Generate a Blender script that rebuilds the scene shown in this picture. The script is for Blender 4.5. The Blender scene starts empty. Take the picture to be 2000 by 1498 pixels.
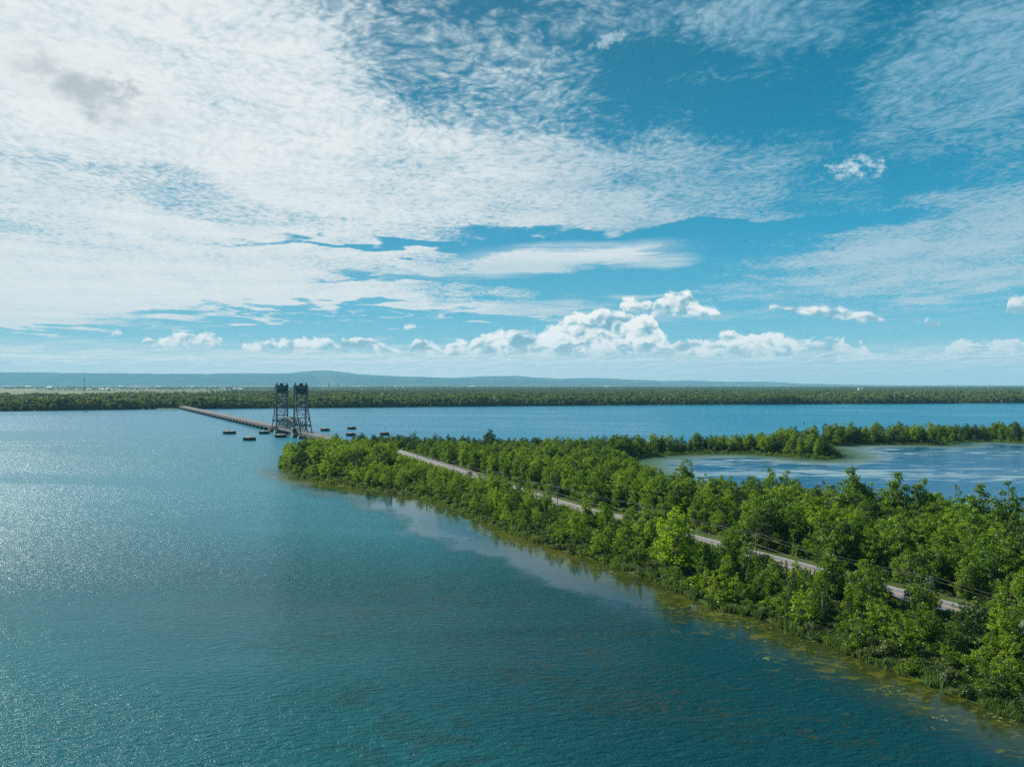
import bpy, bmesh, math, random
import numpy as np
from mathutils import Vector, Matrix, noise as mnoise

random.seed(7)
RNG = np.random.default_rng(11)
SC = bpy.context.scene
COL = SC.collection

# ------------------------------------------------------------------ camera
F = 1540.0           # focal length in units of the 2000-wide photograph
H = 55.0             # height of the drone over the water
HZ = 750.0           # row of the horizon
cam_d = bpy.data.cameras.new("camera")
cam_d.sensor_width = 36.0
cam_d.lens = 36.0 * F / 2000.0
cam_d.clip_start = 1.0
cam_d.clip_end = 90000.0
cam = bpy.data.objects.new("camera", cam_d)
COL.objects.link(cam)
cam.location = (0, 0, H)
cam.rotation_euler = (math.radians(90.0) + math.atan((HZ - 749.0) / F), 0, 0)
SC.camera = cam

# ------------------------------------------------------------------ exposure
SC.view_settings.view_transform = 'Standard'
SC.view_settings.look = 'None'
SC.view_settings.gamma = 1.0
SC.view_settings.exposure = 0.85
SC.view_settings.use_curve_mapping = False
SC.cycles.use_denoising = False
SC.cycles.adaptive_threshold = 0.007
SC.cycles.max_bounces = 6
SC.cycles.diffuse_bounces = 2
SC.cycles.glossy_bounces = 2
SC.cycles.transmission_bounces = 3
SC.cycles.transparent_max_bounces = 6
SC.cycles.volume_bounces = 0
SC.cycles.sample_clamp_direct = 3.5
SC.cycles.sample_clamp_indirect = 4.0
SC.cycles.caustics_reflective = False
SC.cycles.caustics_refractive = False

SUN_AZ = math.radians(-52.0)     # from the view direction (+Y), towards the left
SUN_EL = math.radians(35.0)

# ------------------------------------------------------------------ node expression helper
class NX:
    """a socket (or number) with arithmetic that lays out math nodes"""
    nt = None
    def __init__(s, v): s.v = v
    @staticmethod
    def lk(sock, v):
        v = v.v if isinstance(v, NX) else v
        if isinstance(v, bpy.types.NodeSocket): NX.nt.links.new(v, sock)
        else: sock.default_value = v
    @staticmethod
    def m(op, *a, clamp=False):
        n = NX.nt.nodes.new('ShaderNodeMath'); n.operation = op; n.use_clamp = clamp
        for i, x in enumerate(a): NX.lk(n.inputs[i], x)
        return NX(n.outputs[0])
    def __add__(s, o): return NX.m('ADD', s, o)
    __radd__ = __add__
    def __sub__(s, o): return NX.m('SUBTRACT', s, o)
    def __rsub__(s, o): return NX.m('SUBTRACT', o, s)
    def __mul__(s, o): return NX.m('MULTIPLY', s, o)
    __rmul__ = __mul__
    def __truediv__(s, o): return NX.m('DIVIDE', s, o)
    def __pow__(s, o): return NX.m('POWER', s, o)
def nmax(a, b): return NX.m('MAXIMUM', a, b)
def nmin(a, b): return NX.m('MINIMUM', a, b)
def sat(a): return NX.m('ADD', a, 0.0, clamp=True)
def sstep(x, lo, hi, a=0.0, b=1.0, kind='SMOOTHSTEP'):
    n = NX.nt.nodes.new('ShaderNodeMapRange'); n.interpolation_type = kind; n.clamp = True
    for i, v in enumerate((x, lo, hi, a, b)): NX.lk(n.inputs[i], v)
    return NX(n.outputs[0])
def vec(x, y, z=0.0):
    n = NX.nt.nodes.new('ShaderNodeCombineXYZ')
    for i, v in enumerate((x, y, z)): NX.lk(n.inputs[i], v)
    return NX(n.outputs[0])
def vmath(op, a, b=None, out=0):
    n = NX.nt.nodes.new('ShaderNodeVectorMath'); n.operation = op
    NX.lk(n.inputs[0], a)
    if b is not None: NX.lk(n.inputs[1], b)
    return NX(n.outputs[out])
def noise(v, scale=1.0, detail=3.0, rough=0.5, dist=0.0, color=False, dim='2D', lac=2.0):
    n = NX.nt.nodes.new('ShaderNodeTexNoise'); n.noise_dimensions = dim
    NX.lk(n.inputs['Vector'], v); NX.lk(n.inputs['Scale'], scale); n.inputs['Detail'].default_value = detail
    n.inputs['Roughness'].default_value = rough; n.inputs['Distortion'].default_value = dist
    n.inputs['Lacunarity'].default_value = lac
    return NX(n.outputs['Color' if color else 'Fac'])
def voro(v, scale=1.0, feature='F1', smooth=None, out='Distance', dim='2D', rand=1.0):
    n = NX.nt.nodes.new('ShaderNodeTexVoronoi'); n.voronoi_dimensions = dim
    n.feature = feature
    NX.lk(n.inputs['Vector'], v); NX.lk(n.inputs['Scale'], scale); n.inputs['Randomness'].default_value = rand
    if smooth is not None: n.inputs['Smoothness'].default_value = smooth
    return NX(n.outputs[out])
def mixc(f, a, b, mode='MIX'):
    n = NX.nt.nodes.new('ShaderNodeMix'); n.data_type = 'RGBA'; n.blend_type = mode
    NX.lk(n.inputs['Factor'], f)
    for k, c in ((6, a), (7, b)):
        if isinstance(c, tuple) and len(c) == 3: c = (*c, 1.0)
        NX.lk(n.inputs[k], c)
    return NX(n.outputs[2])
def ramp(f, stops, interp='LINEAR'):
    n = NX.nt.nodes.new('ShaderNodeValToRGB'); n.color_ramp.interpolation = interp
    els = n.color_ramp.elements
    while len(els) < len(stops): els.new(0.5)
    for e, (p, c) in zip(els, stops):
        e.position = p; e.color = (*c, 1.0) if len(c) == 3 else c
    NX.lk(n.inputs[0], f)
    return NX(n.outputs[0])
def sepx(v):
    n = NX.nt.nodes.new('ShaderNodeSeparateXYZ'); NX.lk(n.inputs[0], v)
    return [NX(o) for o in n.outputs]
def curve3(x, pts3):
    """three 0..1 functions of x read off one RGB Curves node"""
    cmb = NX.nt.nodes.new('ShaderNodeCombineColor')
    for i in range(3): NX.lk(cmb.inputs[i], x)
    n = NX.nt.nodes.new('ShaderNodeRGBCurve')
    NX.nt.links.new(cmb.outputs[0], n.inputs['Color'])
    for c, pts in zip(n.mapping.curves, pts3):
        while len(c.points) < len(pts): c.points.new(0.5, 0.5)
        for p, (a, b) in zip(c.points, sorted(pts)):
            p.location = (a, b); p.handle_type = 'VECTOR'
    n.mapping.update()
    sp = NX.nt.nodes.new('ShaderNodeSeparateColor'); NX.nt.links.new(n.outputs[0], sp.inputs[0])
    return [NX(o) for o in sp.outputs]

# ------------------------------------------------------------------ world: sky with three cloud layers
world = bpy.data.worlds.new("World")
SC.world = world
world.use_nodes = True
def sky_uv(px, py):
    X, Z = (px - 1000.0) / F, (HZ - py) / F
    az = math.atan(X)
    return az * 1000.0, math.atan(Z * math.cos(az)) * 1000.0
def build_world():
    nt = world.node_tree; NX.nt = nt
    nt.nodes.clear()
    out = nt.nodes.new('ShaderNodeOutputWorld')
    bg = nt.nodes.new('ShaderNodeBackground'); bg.inputs['Strength'].default_value = 0.1
    nt.links.new(bg.outputs[0], out.inputs[0])
    tc = nt.nodes.new('ShaderNodeTexCoord')
    d = NX(tc.outputs['Generated'])
    dx, dy, dz = sepx(d)
    az = NX.m('ARCTAN2', dx, dy) * 1000.0            # milliradians
    el = NX.m('ARCSINE', dz) * 1000.0
    nish = nt.nodes.new('ShaderNodeTexSky'); nish.sky_type = 'NISHITA'; nish.sun_disc = False
    nish.sun_elevation = SUN_EL; nish.sun_rotation = SUN_AZ
    nish.air_density = 1.0; nish.dust_density = 0.6; nish.ozone_density = 2.0
    # blue of the clear air by elevation
    blue = ramp(sstep(el, 0, 800, kind='LINEAR'), [
        (0.0, (0.40, 0.66, 0.73)), (0.05, (0.25, 0.58, 0.69)), (0.11, (0.09, 0.45, 0.64)), (0.22, (0.018, 0.325, 0.545)),
        (0.35, (0.0, 0.225, 0.40)), (0.55, (0.0, 0.150, 0.285)), (1.0, (0.0, 0.09, 0.22))])
    sunside = sstep(az, -700, 500)
    blue = mixc(sunside, mixc(0.10, blue, (0.6, 0.72, 0.78)), blue)
    ntint = mixc(1.0, NX(nish.outputs[0]), (0.05, 0.085, 0.075), 'MULTIPLY')
    base = mixc(0.04, blue, ntint)

    # ---- high sheet of small rippled cloud, laid on a plane high overhead
    p2 = vmath('DIVIDE', d, vec(nmax(dz, 0.012) + 0.035, nmax(dz, 0.012) + 0.035, 1.0))
    px_, py_, _ = sepx(p2)
    P = vec(px_, py_, 0.0)
    W = noise(P, 1.6, 3, 0.5, color=True)
    wx, wy, wz = sepx(W)
    # region masks, in milliradians of azimuth and elevation, with wandering edges
    wa = vec(az + (wx - 0.5) * 150.0, el + (wy - 0.5) * 60.0, 0.0)
    cov = None
    def ell(px, py, rx, ry, rot, a, p=wa):
        u, v = sky_uv(px, py)
        mp = NX.nt.nodes.new('ShaderNodeMapping'); mp.vector_type = 'TEXTURE'
        NX.lk(mp.inputs[0], p)
        mp.inputs['Location'].default_value = (u, v, 0)
        mp.inputs['Rotation'].default_value = (0, 0, math.radians(rot))
        k = 1000.0 / F
        mp.inputs['Scale'].default_value = (rx * k, ry * k, 1)
        L = vmath('LENGTH', NX(mp.outputs[0]), out=1)
        return sstep(L, 1.25, 0.35, 0.0, a)
    for e in [(250, 180, 840, 420, -20, 1.34), (900, 345, 640, 150, -8, 1.1), (1330, 350, 330, 120, -8, 0.80), (960, 170, 300, 170, -20, 0.72), (1560, 370, 200, 60, -10, 0.5),
              (720, 60, 260, 80, -12, 0.62), (1500, 290, 260, 60, 0, 0.45),
              (150, 560, 900, 120, 0, 1.3), (820, 525, 520, 42, 2, 0.95), (700, 600, 560, 45, -2, 1.05), (1180, 610, 260, 22, 0, .7),
              (1480, 35, 260, 80, -8, 0.84), (1900, 130, 260, 155, 5, 0.92), (1170, 25, 220, 65, 0, 0.62),
              (1850, 470, 430, 100, 12, 0.95), (1720, 540, 420, 55, 0, 0.9), (1400, 150, 180, 32, 0, 0.42), (1990, 290, 150, 80, 10, 0.52),
              (1640, 610, 500, 60, 0, 0.5), (800, 730, 1900, 62, 0, 0.86), (300, -900, 900, 500, 0, 0.62)]:
        m_ = ell(*e)
        cov = m_ if cov is None else nmax(cov, m_)
    cut = nmax(ell(1300, 455, 480, 20, 0, 1.2), ell(330, 378, 420, 34, -8, 0.46))
    cut = nmax(cut, ell(900, 480, 480, 11, 1, 1.3))
    cut = nmax(cut, ell(860, 642, 640, 26, 0, 1.4))
    cut = nmax(cut, ell(1000, 545, 380, 10, 0, 1.0))
    cut = nmax(cut, ell(160, 655, 420, 12, 0, 0.9))
    cut = nmax(cut, ell(640, 606, 320, 10, 0, 0.9))
    cut = nmax(cut, ell(1150, 560, 330, 12, 0, 0.55))
    cov = cov - cut
    # cells, ripples and long streaks in the sheet
    sh = vec(px_ + py_ * 0.25, py_ * 0.75 - px_ * 0.22)
    Pw = vmath('ADD', sh, vmath('MULTIPLY', W, (0.30, 0.30, 0.0)))
    n1 = noise(Pw, 21.0, 5, 0.56, 0.15)
    n2 = noise(Pw, 3.2, 4, 0.55)
    cell = voro(vmath('ADD', Pw, vmath('MULTIPLY', noise(P, 22.0, 2, 0.5, color=True), (0.05, 0.05, 0.0))), 34.0, 'SMOOTH_F1', 0.35)
    st = noise(vec(az * 0.0036 + el * 0.0022, el * 0.05, 3.0), 1.0, 5, 0.6, 0.6)
    lowf = sstep(el, 30, 90)
    tex = (n1 - 0.5) * 0.9 * lowf + (n2 - 0.5) * 0.9 * lowf + (0.42 - cell) * 0.5 * lowf + (st - 0.5) * sstep(el, 260, 90, 0.25, 0.9)
    dens = sstep(cov * 1.2 + tex, 0.36, 1.32)
    thick = sstep(cov * 0.8 + ((n2 - 0.5) * 0.9 + (0.4 - cell) * 0.5 + (n1 - 0.5) * 0.8) * lowf + (st - 0.5) * 0.7, 0.42, 1.42)
    right = sstep(az, -120, 380)
    near_sun = sstep(az, 160, -380)
    top_c = mixc(right, (0.86, 0.885, 0.885), (0.36, 0.55, 0.68))
    shade_c = mixc(right, (0.52, 0.65, 0.71), (0.17, 0.40, 0.54))
    c_high = mixc(thick, shade_c, top_c)
    lift = sstep(el, 330, 60)
    c_high = mixc(lift * 0.6, c_high, (0.80, 0.83, 0.82))
    alpha_h = dens * (0.97 - right * 0.22)
    col = mixc(alpha_h, base, c_high)

    # ---- smooth lens shaped clouds
    wl = vec(az + (wx - 0.5) * 90.0, el + (st - 0.5) * 22.0 + (wy - 0.5) * 16.0 - az * 0.02, 0.0)
    lens = nmax(ell(1140, 499, 225, 26, 0, 1.0, wl), ell(1270, 516, 90, 15, 0, 0.8, wl))
    lens = nmax(lens, ell(960, 522, 260, 20, 2, 0.8, wl))
    lens = nmax(lens, ell(1240, 578, 70, 6, 0, 0.7, wl))
    lens = nmax(lens, ell(1260, 628, 200, 9, 0, 0.55, wl))
    lens = nmax(lens, ell(1080, 603, 130, 20, 0, 0.8, wl))
    lsh = sstep(el, sky_uv(1150, 530)[1], sky_uv(1150, 480)[1])
    col = mixc(lens * sstep(st, 0.34, 0.58, 0.25, 1.0) * 0.95, col, mixc(lsh, (0.52, 0.66, 0.72), (0.84, 0.87, 0.87)))

    # ---- dark ragged cloud high on the left, bright wisp on the right
    wsp = noise(vec(az * 0.07, el * 0.11, 1.0), 1.0, 5, 0.65)
    wd = vec(az + (wx - 0.5) * 70.0 + (wsp - 0.5) * 70.0, el + (wy - 0.5) * 50.0 + (wsp - 0.5) * 50.0, 0.0)
    puff = ell(165, 178, 150, 85, -8, 1.0, wd)
    col = mixc(puff * 0.85, col, (0.87, 0.89, 0.89))
    dark = ell(168, 188, 120, 50, -10, 1.0, wd) * sstep(noise(vec(az * 0.014, el * 0.024), 1.0, 5, 0.55), 0.34, 0.66)
    col = mixc(dark * 0.8, col, (0.40, 0.47, 0.50))
    w1 = ell(1672, 328, 62, 26, 0, 0.62, vec(az, el, 0.0))
    wisp = w1 + (wsp - 0.5) * 2.2
    col = mixc(sstep(wisp, 0.30, 1.15) * sstep(w1, 0.0, 0.25) * 0.9, col, (0.72, 0.82, 0.87))
    w2 = ell(1190, 78, 60, 20, 15, 0.8, vec(az, el, 0.0))
    wisp2 = w2 + (wsp - 0.5) * 1.5
    col = mixc(sstep(wisp2, 0.5, 1.0) * sstep(w2, 0.0, 0.3) * 0.6, col, (0.55, 0.70, 0.78))

    # ---- cumulus: outlines by azimuth, tops and bases in mrad of elevation
    def crv(pts, up):
        r = []
        for (x, y) in pts:
            u, v = sky_uv(x, y)
            r.append(((u + 600.0) / 1200.0, v / 140.0))
        r.sort()
        return [(0.0, r[0][1])] + r + [(1.0, r[-1][1])]
    k = sat((az + 600.0) / 1200.0)
    X0 = 728
    top1 = [(0, 690), (100, 696), (200, 700), (262, 702), (275, 668), (284, 658), (300, 660), (330, 658), (350, 645), (400, 646), (440, 664), (450, 695), (468, 692), (475, 668), (500, 665),
            (540, 668), (580, 655), (640, 656), (662, 672), (670, 660), (730, 662), (760, 675), (795, 690), (808, 664), (850, 662), (866, 685), (880, 668),
            (920, 664), (960, 645), (1010, 640), (1060, 645), (1085, 635), (1110, 612), (1160, 604), (1215, 604), (1235, 618), (1255, 610), (1275, 618), (1290, 645), (1312, 668),
            (1350, 665), (1385, 664), (1405, 648), (1440, 642), (1465, 655), (1510, 650), (1560, 662), (1640, 664), (1700, 680), (1740, 700),
            (1790, 692), (1830, 690), (1870, 668), (1950, 660), (2000, 668)]
    bas1 = [(0, 730), (265, 700), (275, 672), (350, 678), (445, 678), (468, 684), (600, 690), (660, 686), (760, 692), (800, 690), (860, 692), (900, 700), (1000, 702),
            (1150, 704), (1300, 698), (1400, 704), (1600, 715), (1740, 716), (2000, 718)]
    top2 = [(0, X0), (208, X0), (212, 645), (238, 645), (243, X0), (778, X0), (785, 634), (815, 634), (822, X0), (1195, X0), (1212, 580), (1245, 578), (1280, 588),
            (1305, 568), (1345, 568), (1370, 590), (1388, 594), (1402, 604), (1416, 622), (1424, X0), (1488, X0), (1500, 600), (1508, 590), (1530, 592), (1545, 600), (1600, 598), (1660, 602), (1700, 610), (1730, 624), (1744, 636), (1752, X0),
            (1795, X0), (1805, 622), (1840, 628), (1848, X0), (1955, X0), (1963, 580), (2000, 578)]
    bas2 = [(0, 656), (240, 656), (790, 643), (1200, 606), (1300, 616), (1400, 618), (1500, 602), (1560, 614), (1680, 630), (1730, 630), (1840, 640), (1960, 612), (2000, 618)]
    T1, B1, T2 = curve3(k, [crv(top1, 1), crv(bas1, 0), crv(top2, 1)])
    B2, _, _ = curve3(k, [crv(bas2, 0), [(0, 0), (1, 1)], [(0, 0), (1, 1)]])
    q = vec(az * 0.030, el * 0.042, 5.0)
    wq = noise(q, 1.6, 3, 0.5, color=True)
    def bil(q):
        a = noise(vmath('ADD', q, vmath('MULTIPLY', wq, (0.5, 0.5, 0.0))), 1.3, 5, 0.58)
        b = voro(vmath('ADD', q, vmath('MULTIPLY', wq, (0.9, 0.9, 0.0))), 2.6, 'SMOOTH_F1', 0.25)
        return (a - 0.5) * 1.9 + (0.35 - b) * 0.8
    b0 = bil(q)
    b1 = bil(vmath('ADD', q, (-0.16, 0.24, 0.0)))
    rel = sat((b0 - b1) * 0.9 + 0.5)
    lump = sat((noise(q, 0.8, 2, 0.5) - noise(vmath('ADD', q, (-0.5, 0.6, 0.0)), 0.8, 2, 0.5)) * 1.4 + 0.5)
    for (T, B, amp) in ((T1, B1, 11.0), (T2, B2, 8.0)):
        T = T * 140.0; B = B * 140.0
        hgt = nmax(T - B, 0.5)
        edge = nmin((T - el), (el - B) * 1.0 + 1.0) + b0 * amp * sat(hgt / 16.0)
        al = sstep(edge, -1.6, 4.2) * sstep(T - B, 0.0, 6.0)
        rl = sat((el - B) / hgt)
        body = sat(rl * 0.85 + (rel - 0.5) * 0.95 + 0.16 + (lump - 0.5) * 1.3 + sstep(edge, 7.0, 0.0) * 0.22 * rl)
        cc = ramp(body, [(0.0, (0.20, 0.40, 0.50)), (0.35, (0.40, 0.58, 0.65)), (0.62, (0.78, 0.82, 0.82)), (1.0, (1.05, 1.02, 0.98))])
        cc = mixc(sstep(az, 200, 560, 0.0, 0.35), cc, (0.45, 0.62, 0.70))
        col = mixc(al * sstep(rl, 0.0, 0.35, 0.7, 0.96), col, cc)
    # low far rows of cloud over the hills
    lowt = noise(vec(az * 0.022, el * 0.16, 9.0), 1.0, 5, 0.62, 0.4)
    lowm = sstep(el, 4, 18) * sstep(el, 52, 26)
    lowd = sstep(lowt + lowm * 0.22, 0.52, 0.72) * lowm
    lowc = mixc(sstep(noise(vec(az * 0.022 - 0.05, el * 0.16 + 0.25, 9.0), 1.0, 5, 0.62, 0.4) - lowt, -0.08, 0.06), (1.0, 0.98, 0.93), (0.52, 0.66, 0.70))
    col = mixc(lowd * 0.85, col, lowc)
    col = mixc(sstep(el, 60, 8, 0.0, 0.68), col, mixc(right, (1.0, 0.96, 0.89), (0.70, 0.77, 0.77)))
    col = mixc(sstep(el, 0, -30), col, (0.10, 0.20, 0.24))
    fin = vmath('SCALE', col)
    fin.v.node.inputs['Scale'].default_value = 5.6
    NX.lk(bg.inputs['Color'], fin)
    world.cycles.sampling_method = 'MANUAL'
    world.cycles.sample_map_resolution = 512
build_world()

# ------------------------------------------------------------------ sun
sun_d = bpy.data.lights.new("sun", 'SUN')
sun_d.energy = 5.0
sun_d.angle = math.radians(0.53)
sun_d.color = (1.0, 0.95, 0.86)
sun = bpy.data.objects.new("sun", sun_d)
COL.objects.link(sun)
sdir = Vector((math.sin(SUN_AZ) * math.cos(SUN_EL), math.cos(SUN_AZ) * math.cos(SUN_EL), math.sin(SUN_EL)))
sun.rotation_euler = sdir.to_track_quat('Z', 'Y').to_euler()
sun.location = (-300, 300, 400)

# ------------------------------------------------------------------ helpers
def Wp(px, py, z=0.0):
    """a point of the photograph seen at height z, as x, y on the ground plan (metres)"""
    d = (H - z) * F / (py - HZ)
    return ((px - 1000.0) / F * d, d)

def new_mat(name, base=(0.5, 0.5, 0.5), rough=0.7, metal=0.0, spec=None):
    m = bpy.data.materials.new(name); m.use_nodes = True
    nt = m.node_tree; b = nt.nodes['Principled BSDF']
    b.inputs['Base Color'].default_value = (*base, 1); b.inputs['Roughness'].default_value = rough
    b.inputs['Metallic'].default_value = metal
    if spec is not None: b.inputs['Specular IOR Level'].default_value = spec
    NX.nt = nt
    return m, nt, b
def geo_pos():
    n = NX.nt.nodes.new('ShaderNodeNewGeometry'); return NX(n.outputs['Position'])
def obj_pos():
    n = NX.nt.nodes.new('ShaderNodeTexCoord'); return NX(n.outputs['Object'])
def attr(name):
    n = NX.nt.nodes.new('ShaderNodeAttribute'); n.attribute_name = name; return NX(n.outputs['Fac'])
def obj_random():
    n = NX.nt.nodes.new('ShaderNodeObjectInfo'); return NX(n.outputs['Random'])
def bump(height, strength=1.0, dist=1.0):
    n = NX.nt.nodes.new('ShaderNodeBump'); NX.lk(n.inputs['Height'], height)
    NX.lk(n.inputs['Strength'], strength); NX.lk(n.inputs['Distance'], dist)
    return n.outputs[0]
def worn(name, c1, c2, scale=1.5, rough=0.75, metal=0.0, c3=None, streak=1.0):
    """a painted, rusted or weathered surface: two colours broken up by noise in object space"""
    m, nt, b = new_mat(name, c1, rough, metal)
    p = obj_pos()
    n = noise(vmath('MULTIPLY', p, (1, 1, streak)), scale, 5, 0.6, dim='3D')
    c = mixc(sstep(n, 0.38, 0.62), c1, c2)
    if c3: c = mixc(sstep(noise(p, scale * 3.1, 4, 0.6, dim='3D'), 0.56, 0.70), c, c3)
    NX.lk(b.inputs['Base Color'], c)
    return m

def mesh_np(name, V, Fc, mat=None, attrs=None, smooth=False):
    """mesh from numpy arrays; faces all of one size"""
    V = np.asarray(V, np.float32); Fc = np.asarray(Fc, np.int32)
    me = bpy.data.meshes.new(name)
    k = Fc.shape[1]
    me.vertices.add(len(V)); me.vertices.foreach_set('co', V.ravel())
    me.loops.add(Fc.size); me.loops.foreach_set('vertex_index', Fc.ravel())
    me.polygons.add(len(Fc)); me.polygons.foreach_set('loop_start', np.arange(0, Fc.size, k, dtype=np.int32))
    if smooth: me.polygons.foreach_set('use_smooth', np.ones(len(Fc), bool))
    for n, (dom, arr) in (attrs or {}).items():
        a = me.attributes.new(n, 'FLOAT', dom); a.data.foreach_set('value', np.asarray(arr, np.float32))
    me.update(calc_edges=True)
    if mat:
        for m in (mat if isinstance(mat, (list, tuple)) else [mat]): me.materials.append(m)
    return me

class MB:
    """collects boxes, bars and tubes into one mesh"""
    def __init__(s): s.v = []; s.f = []
    def add(s, vs, fs):
        o = len(s.v); s.v += [tuple(v) for v in vs]; s.f += [tuple(i + o for i in f) for f in fs]; return s
    BF = [(0, 3, 2, 1), (4, 5, 6, 7), (0, 1, 5, 4), (1, 2, 6, 5), (2, 3, 7, 6), (3, 0, 4, 7)]
    def box(s, lo, hi, M=None):
        (a, b, c), (d, e, f) = lo, hi
        vs = [(a, b, c), (d, b, c), (d, e, c), (a, e, c), (a, b, f), (d, b, f), (d, e, f), (a, e, f)]
        if M is not None: vs = [M @ Vector(v) for v in vs]
        return s.add(vs, s.BF)
    def bar(s, p, q, w, h=None, up=(0, 0, 1)):
        """a square bar from p to q"""
        p, q = Vector(p), Vector(q); h = h or w
        d = (q - p).normalized(); u = Vector(up)
        if abs(d.dot(u)) > 0.95: u = Vector((1, 0, 0)) if abs(d.x) < 0.9 else Vector((0, 1, 0))
        a = d.cross(u).normalized(); b = a.cross(d).normalized()
        vs = [e + a * (i * w / 2) + b * (j * h / 2) for e in (p, q) for i, j in ((-1, -1), (1, -1), (1, 1), (-1, 1))]
        return s.add(vs, s.BF)
    def tube(s, pts, rad, n=7, cap=True):
        pts = [Vector(p) for p in pts]
        if not isinstance(rad, (list, tuple)): rad = [rad] * len(pts)
        vs, fs = [], []
        ref = Vector((0.13, 0.91, 0.2)).normalized()
        for i, p in enumerate(pts):
            d = (pts[min(i + 1, len(pts) - 1)] - pts[max(i - 1, 0)]).normalized()
            r0 = ref if abs(d.dot(ref)) < 0.9 else Vector((1, 0, 0))
            a = d.cross(r0).normalized(); b = d.cross(a).normalized()
            for k in range(n):
                t = 2 * math.pi * k / n
                vs.append(p + (a * math.cos(t) + b * math.sin(t)) * rad[i])
        for i in range(len(pts) - 1):
            for k in range(n):
                a0, a1 = i * n + k, i * n + (k + 1) % n
                fs.append((a0, a1, a1 + n, a0 + n))
        if cap:
            fs.append(tuple(range(n - 1, -1, -1))); fs.append(tuple(range(len(vs) - n, len(vs))))
        return s.add(vs, fs)
    def cyl(s, c, r, z0, z1, n=20, r1=None):
        r1 = r if r1 is None else r1
        vs = [(c[0] + r * math.cos(2 * math.pi * k / n), c[1] + r * math.sin(2 * math.pi * k / n), z0) for k in range(n)]
        vs += [(c[0] + r1 * math.cos(2 * math.pi * k / n), c[1] + r1 * math.sin(2 * math.pi * k / n), z1) for k in range(n)]
        fs = [(k, (k + 1) % n, (k + 1) % n + n, k + n) for k in range(n)] + [tuple(range(n - 1, -1, -1)), tuple(range(n, 2 * n))]
        return s.add(vs, fs)
    def mesh(s, name, mat):
        me = bpy.data.meshes.new(name); me.from_pydata(s.v, [], s.f)
        if mat: me.materials.append(mat)
        me.update(); return me
    def build(s, name, mat, parent=None, label=None):
        return link(name, s.mesh(name, mat), parent, label)
def link(name, data, parent=None, label=None):
    o = bpy.data.objects.new(name, data); COL.objects.link(o)
    if parent: o.parent = parent
    if label: o['label'] = label
    return o
def tag(o, label=None, cat=None, group=None, kind=None):
    for k, v in (('label', label), ('category', cat), ('group', group), ('kind', kind)):
        if v: o[k] = v
    return o
def empty(name, loc, rz, label, cat, group=None):
    o = bpy.data.objects.new(name, None); COL.objects.link(o)
    o.location = loc; o.rotation_euler = (0, 0, rz); o.empty_display_size = 1.0
    return tag(o, label, cat, group)
def copy_tree(o, parent=None, loc=None, rz=None, label=None, scale=None):
    c = o.copy(); COL.objects.link(c); c.parent = parent
    if loc is not None: c.location = loc
    if rz is not None: c.rotation_euler = (0, 0, rz)
    if scale is not None: c.scale = scale
    if label: c['label'] = label
    for ch in o.children: copy_tree(ch, c)
    return c

# ------------------------------------------------------------------ plan of the land (metres; x right, y away)
near_shore = [Wp(*p) for p in [(548, 895), (545, 915), (570, 930), (640, 945), (700, 955), (790, 966), (850, 981), (900, 1001), (960, 1026), (1020, 1050),
    (1100, 1076), (1180, 1101), (1260, 1131), (1340, 1163), (1400, 1190), (1450, 1200), (1500, 1212), (1560, 1240), (1620, 1262), (1700, 1292), (1760, 1314),
    (1850, 1352), (1950, 1390), (2020, 1412)]] + [(92, 112), (96, 85), (100, 55), (108, 20), (120, -40)]
lagoon_near = [(900, 200), (700, 215), (400, 250), (270, 250), (215, 262), (180, 278), (140, 310), (108, 338), (90, 376), (82, 420), (78, 480), (82, 545), (90, 572)]
strip_near = [Wp(*p) for p in [(1268, 893), (1330, 888), (1400, 886), (1460, 887), (1520, 891), (1570, 896), (1610, 898), (1644, 892)]] + \
    [(262, 640), (272, 690)] + [Wp(*p) for p in [(1640, 869), (1700, 868), (1780, 868.5), (1850, 870), (1866, 864), (1930, 862), (2000, 866), (2300, 868), (2800, 868)]] + [(1400, 700)]
strip_far = [(1400, 840), (900, 835), (474, 805), (393, 785), (320, 752), (255, 712), (196, 672), (120, 652), (60, 648), (0, 652), (-45, 672), (-85, 692), (-118, 706), (-146, 712), (-158, 705), (-166, 660), (-174, 610)]
land_poly = np.array(near_shore + [(900, -40)] + lagoon_near + strip_near + strip_far)
lagoon_poly = np.array(lagoon_near + strip_near)

def seg_dist(P, A, B, closed=False):
    """distance of points P (n,2) to the polyline A->B"""
    out = np.full(len(P), 1e9)
    for a, b in zip(A, B):
        ab = b - a; t = np.clip(((P - a) @ ab) / max(ab @ ab, 1e-9), 0, 1)
        out = np.minimum(out, np.hypot(*(P - (a + t[:, None] * ab)).T))
    return out
def inside(P, poly):
    r = np.zeros(len(P), bool); n = len(poly)
    x, y = P[:, 0], P[:, 1]
    for i in range(n):
        (x1, y1), (x2, y2) = poly[i], poly[(i + 1) % n]
        if y1 == y2: continue
        c = ((y1 > y) != (y2 > y)) & (x < (x2 - x1) * (y - y1) / (y2 - y1) + x1)
        r ^= c
    return r
def sdist(P, poly):
    d = seg_dist(P, poly, np.roll(poly, -1, 0))
    return np.where(inside(P, poly), d, -d)

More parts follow.
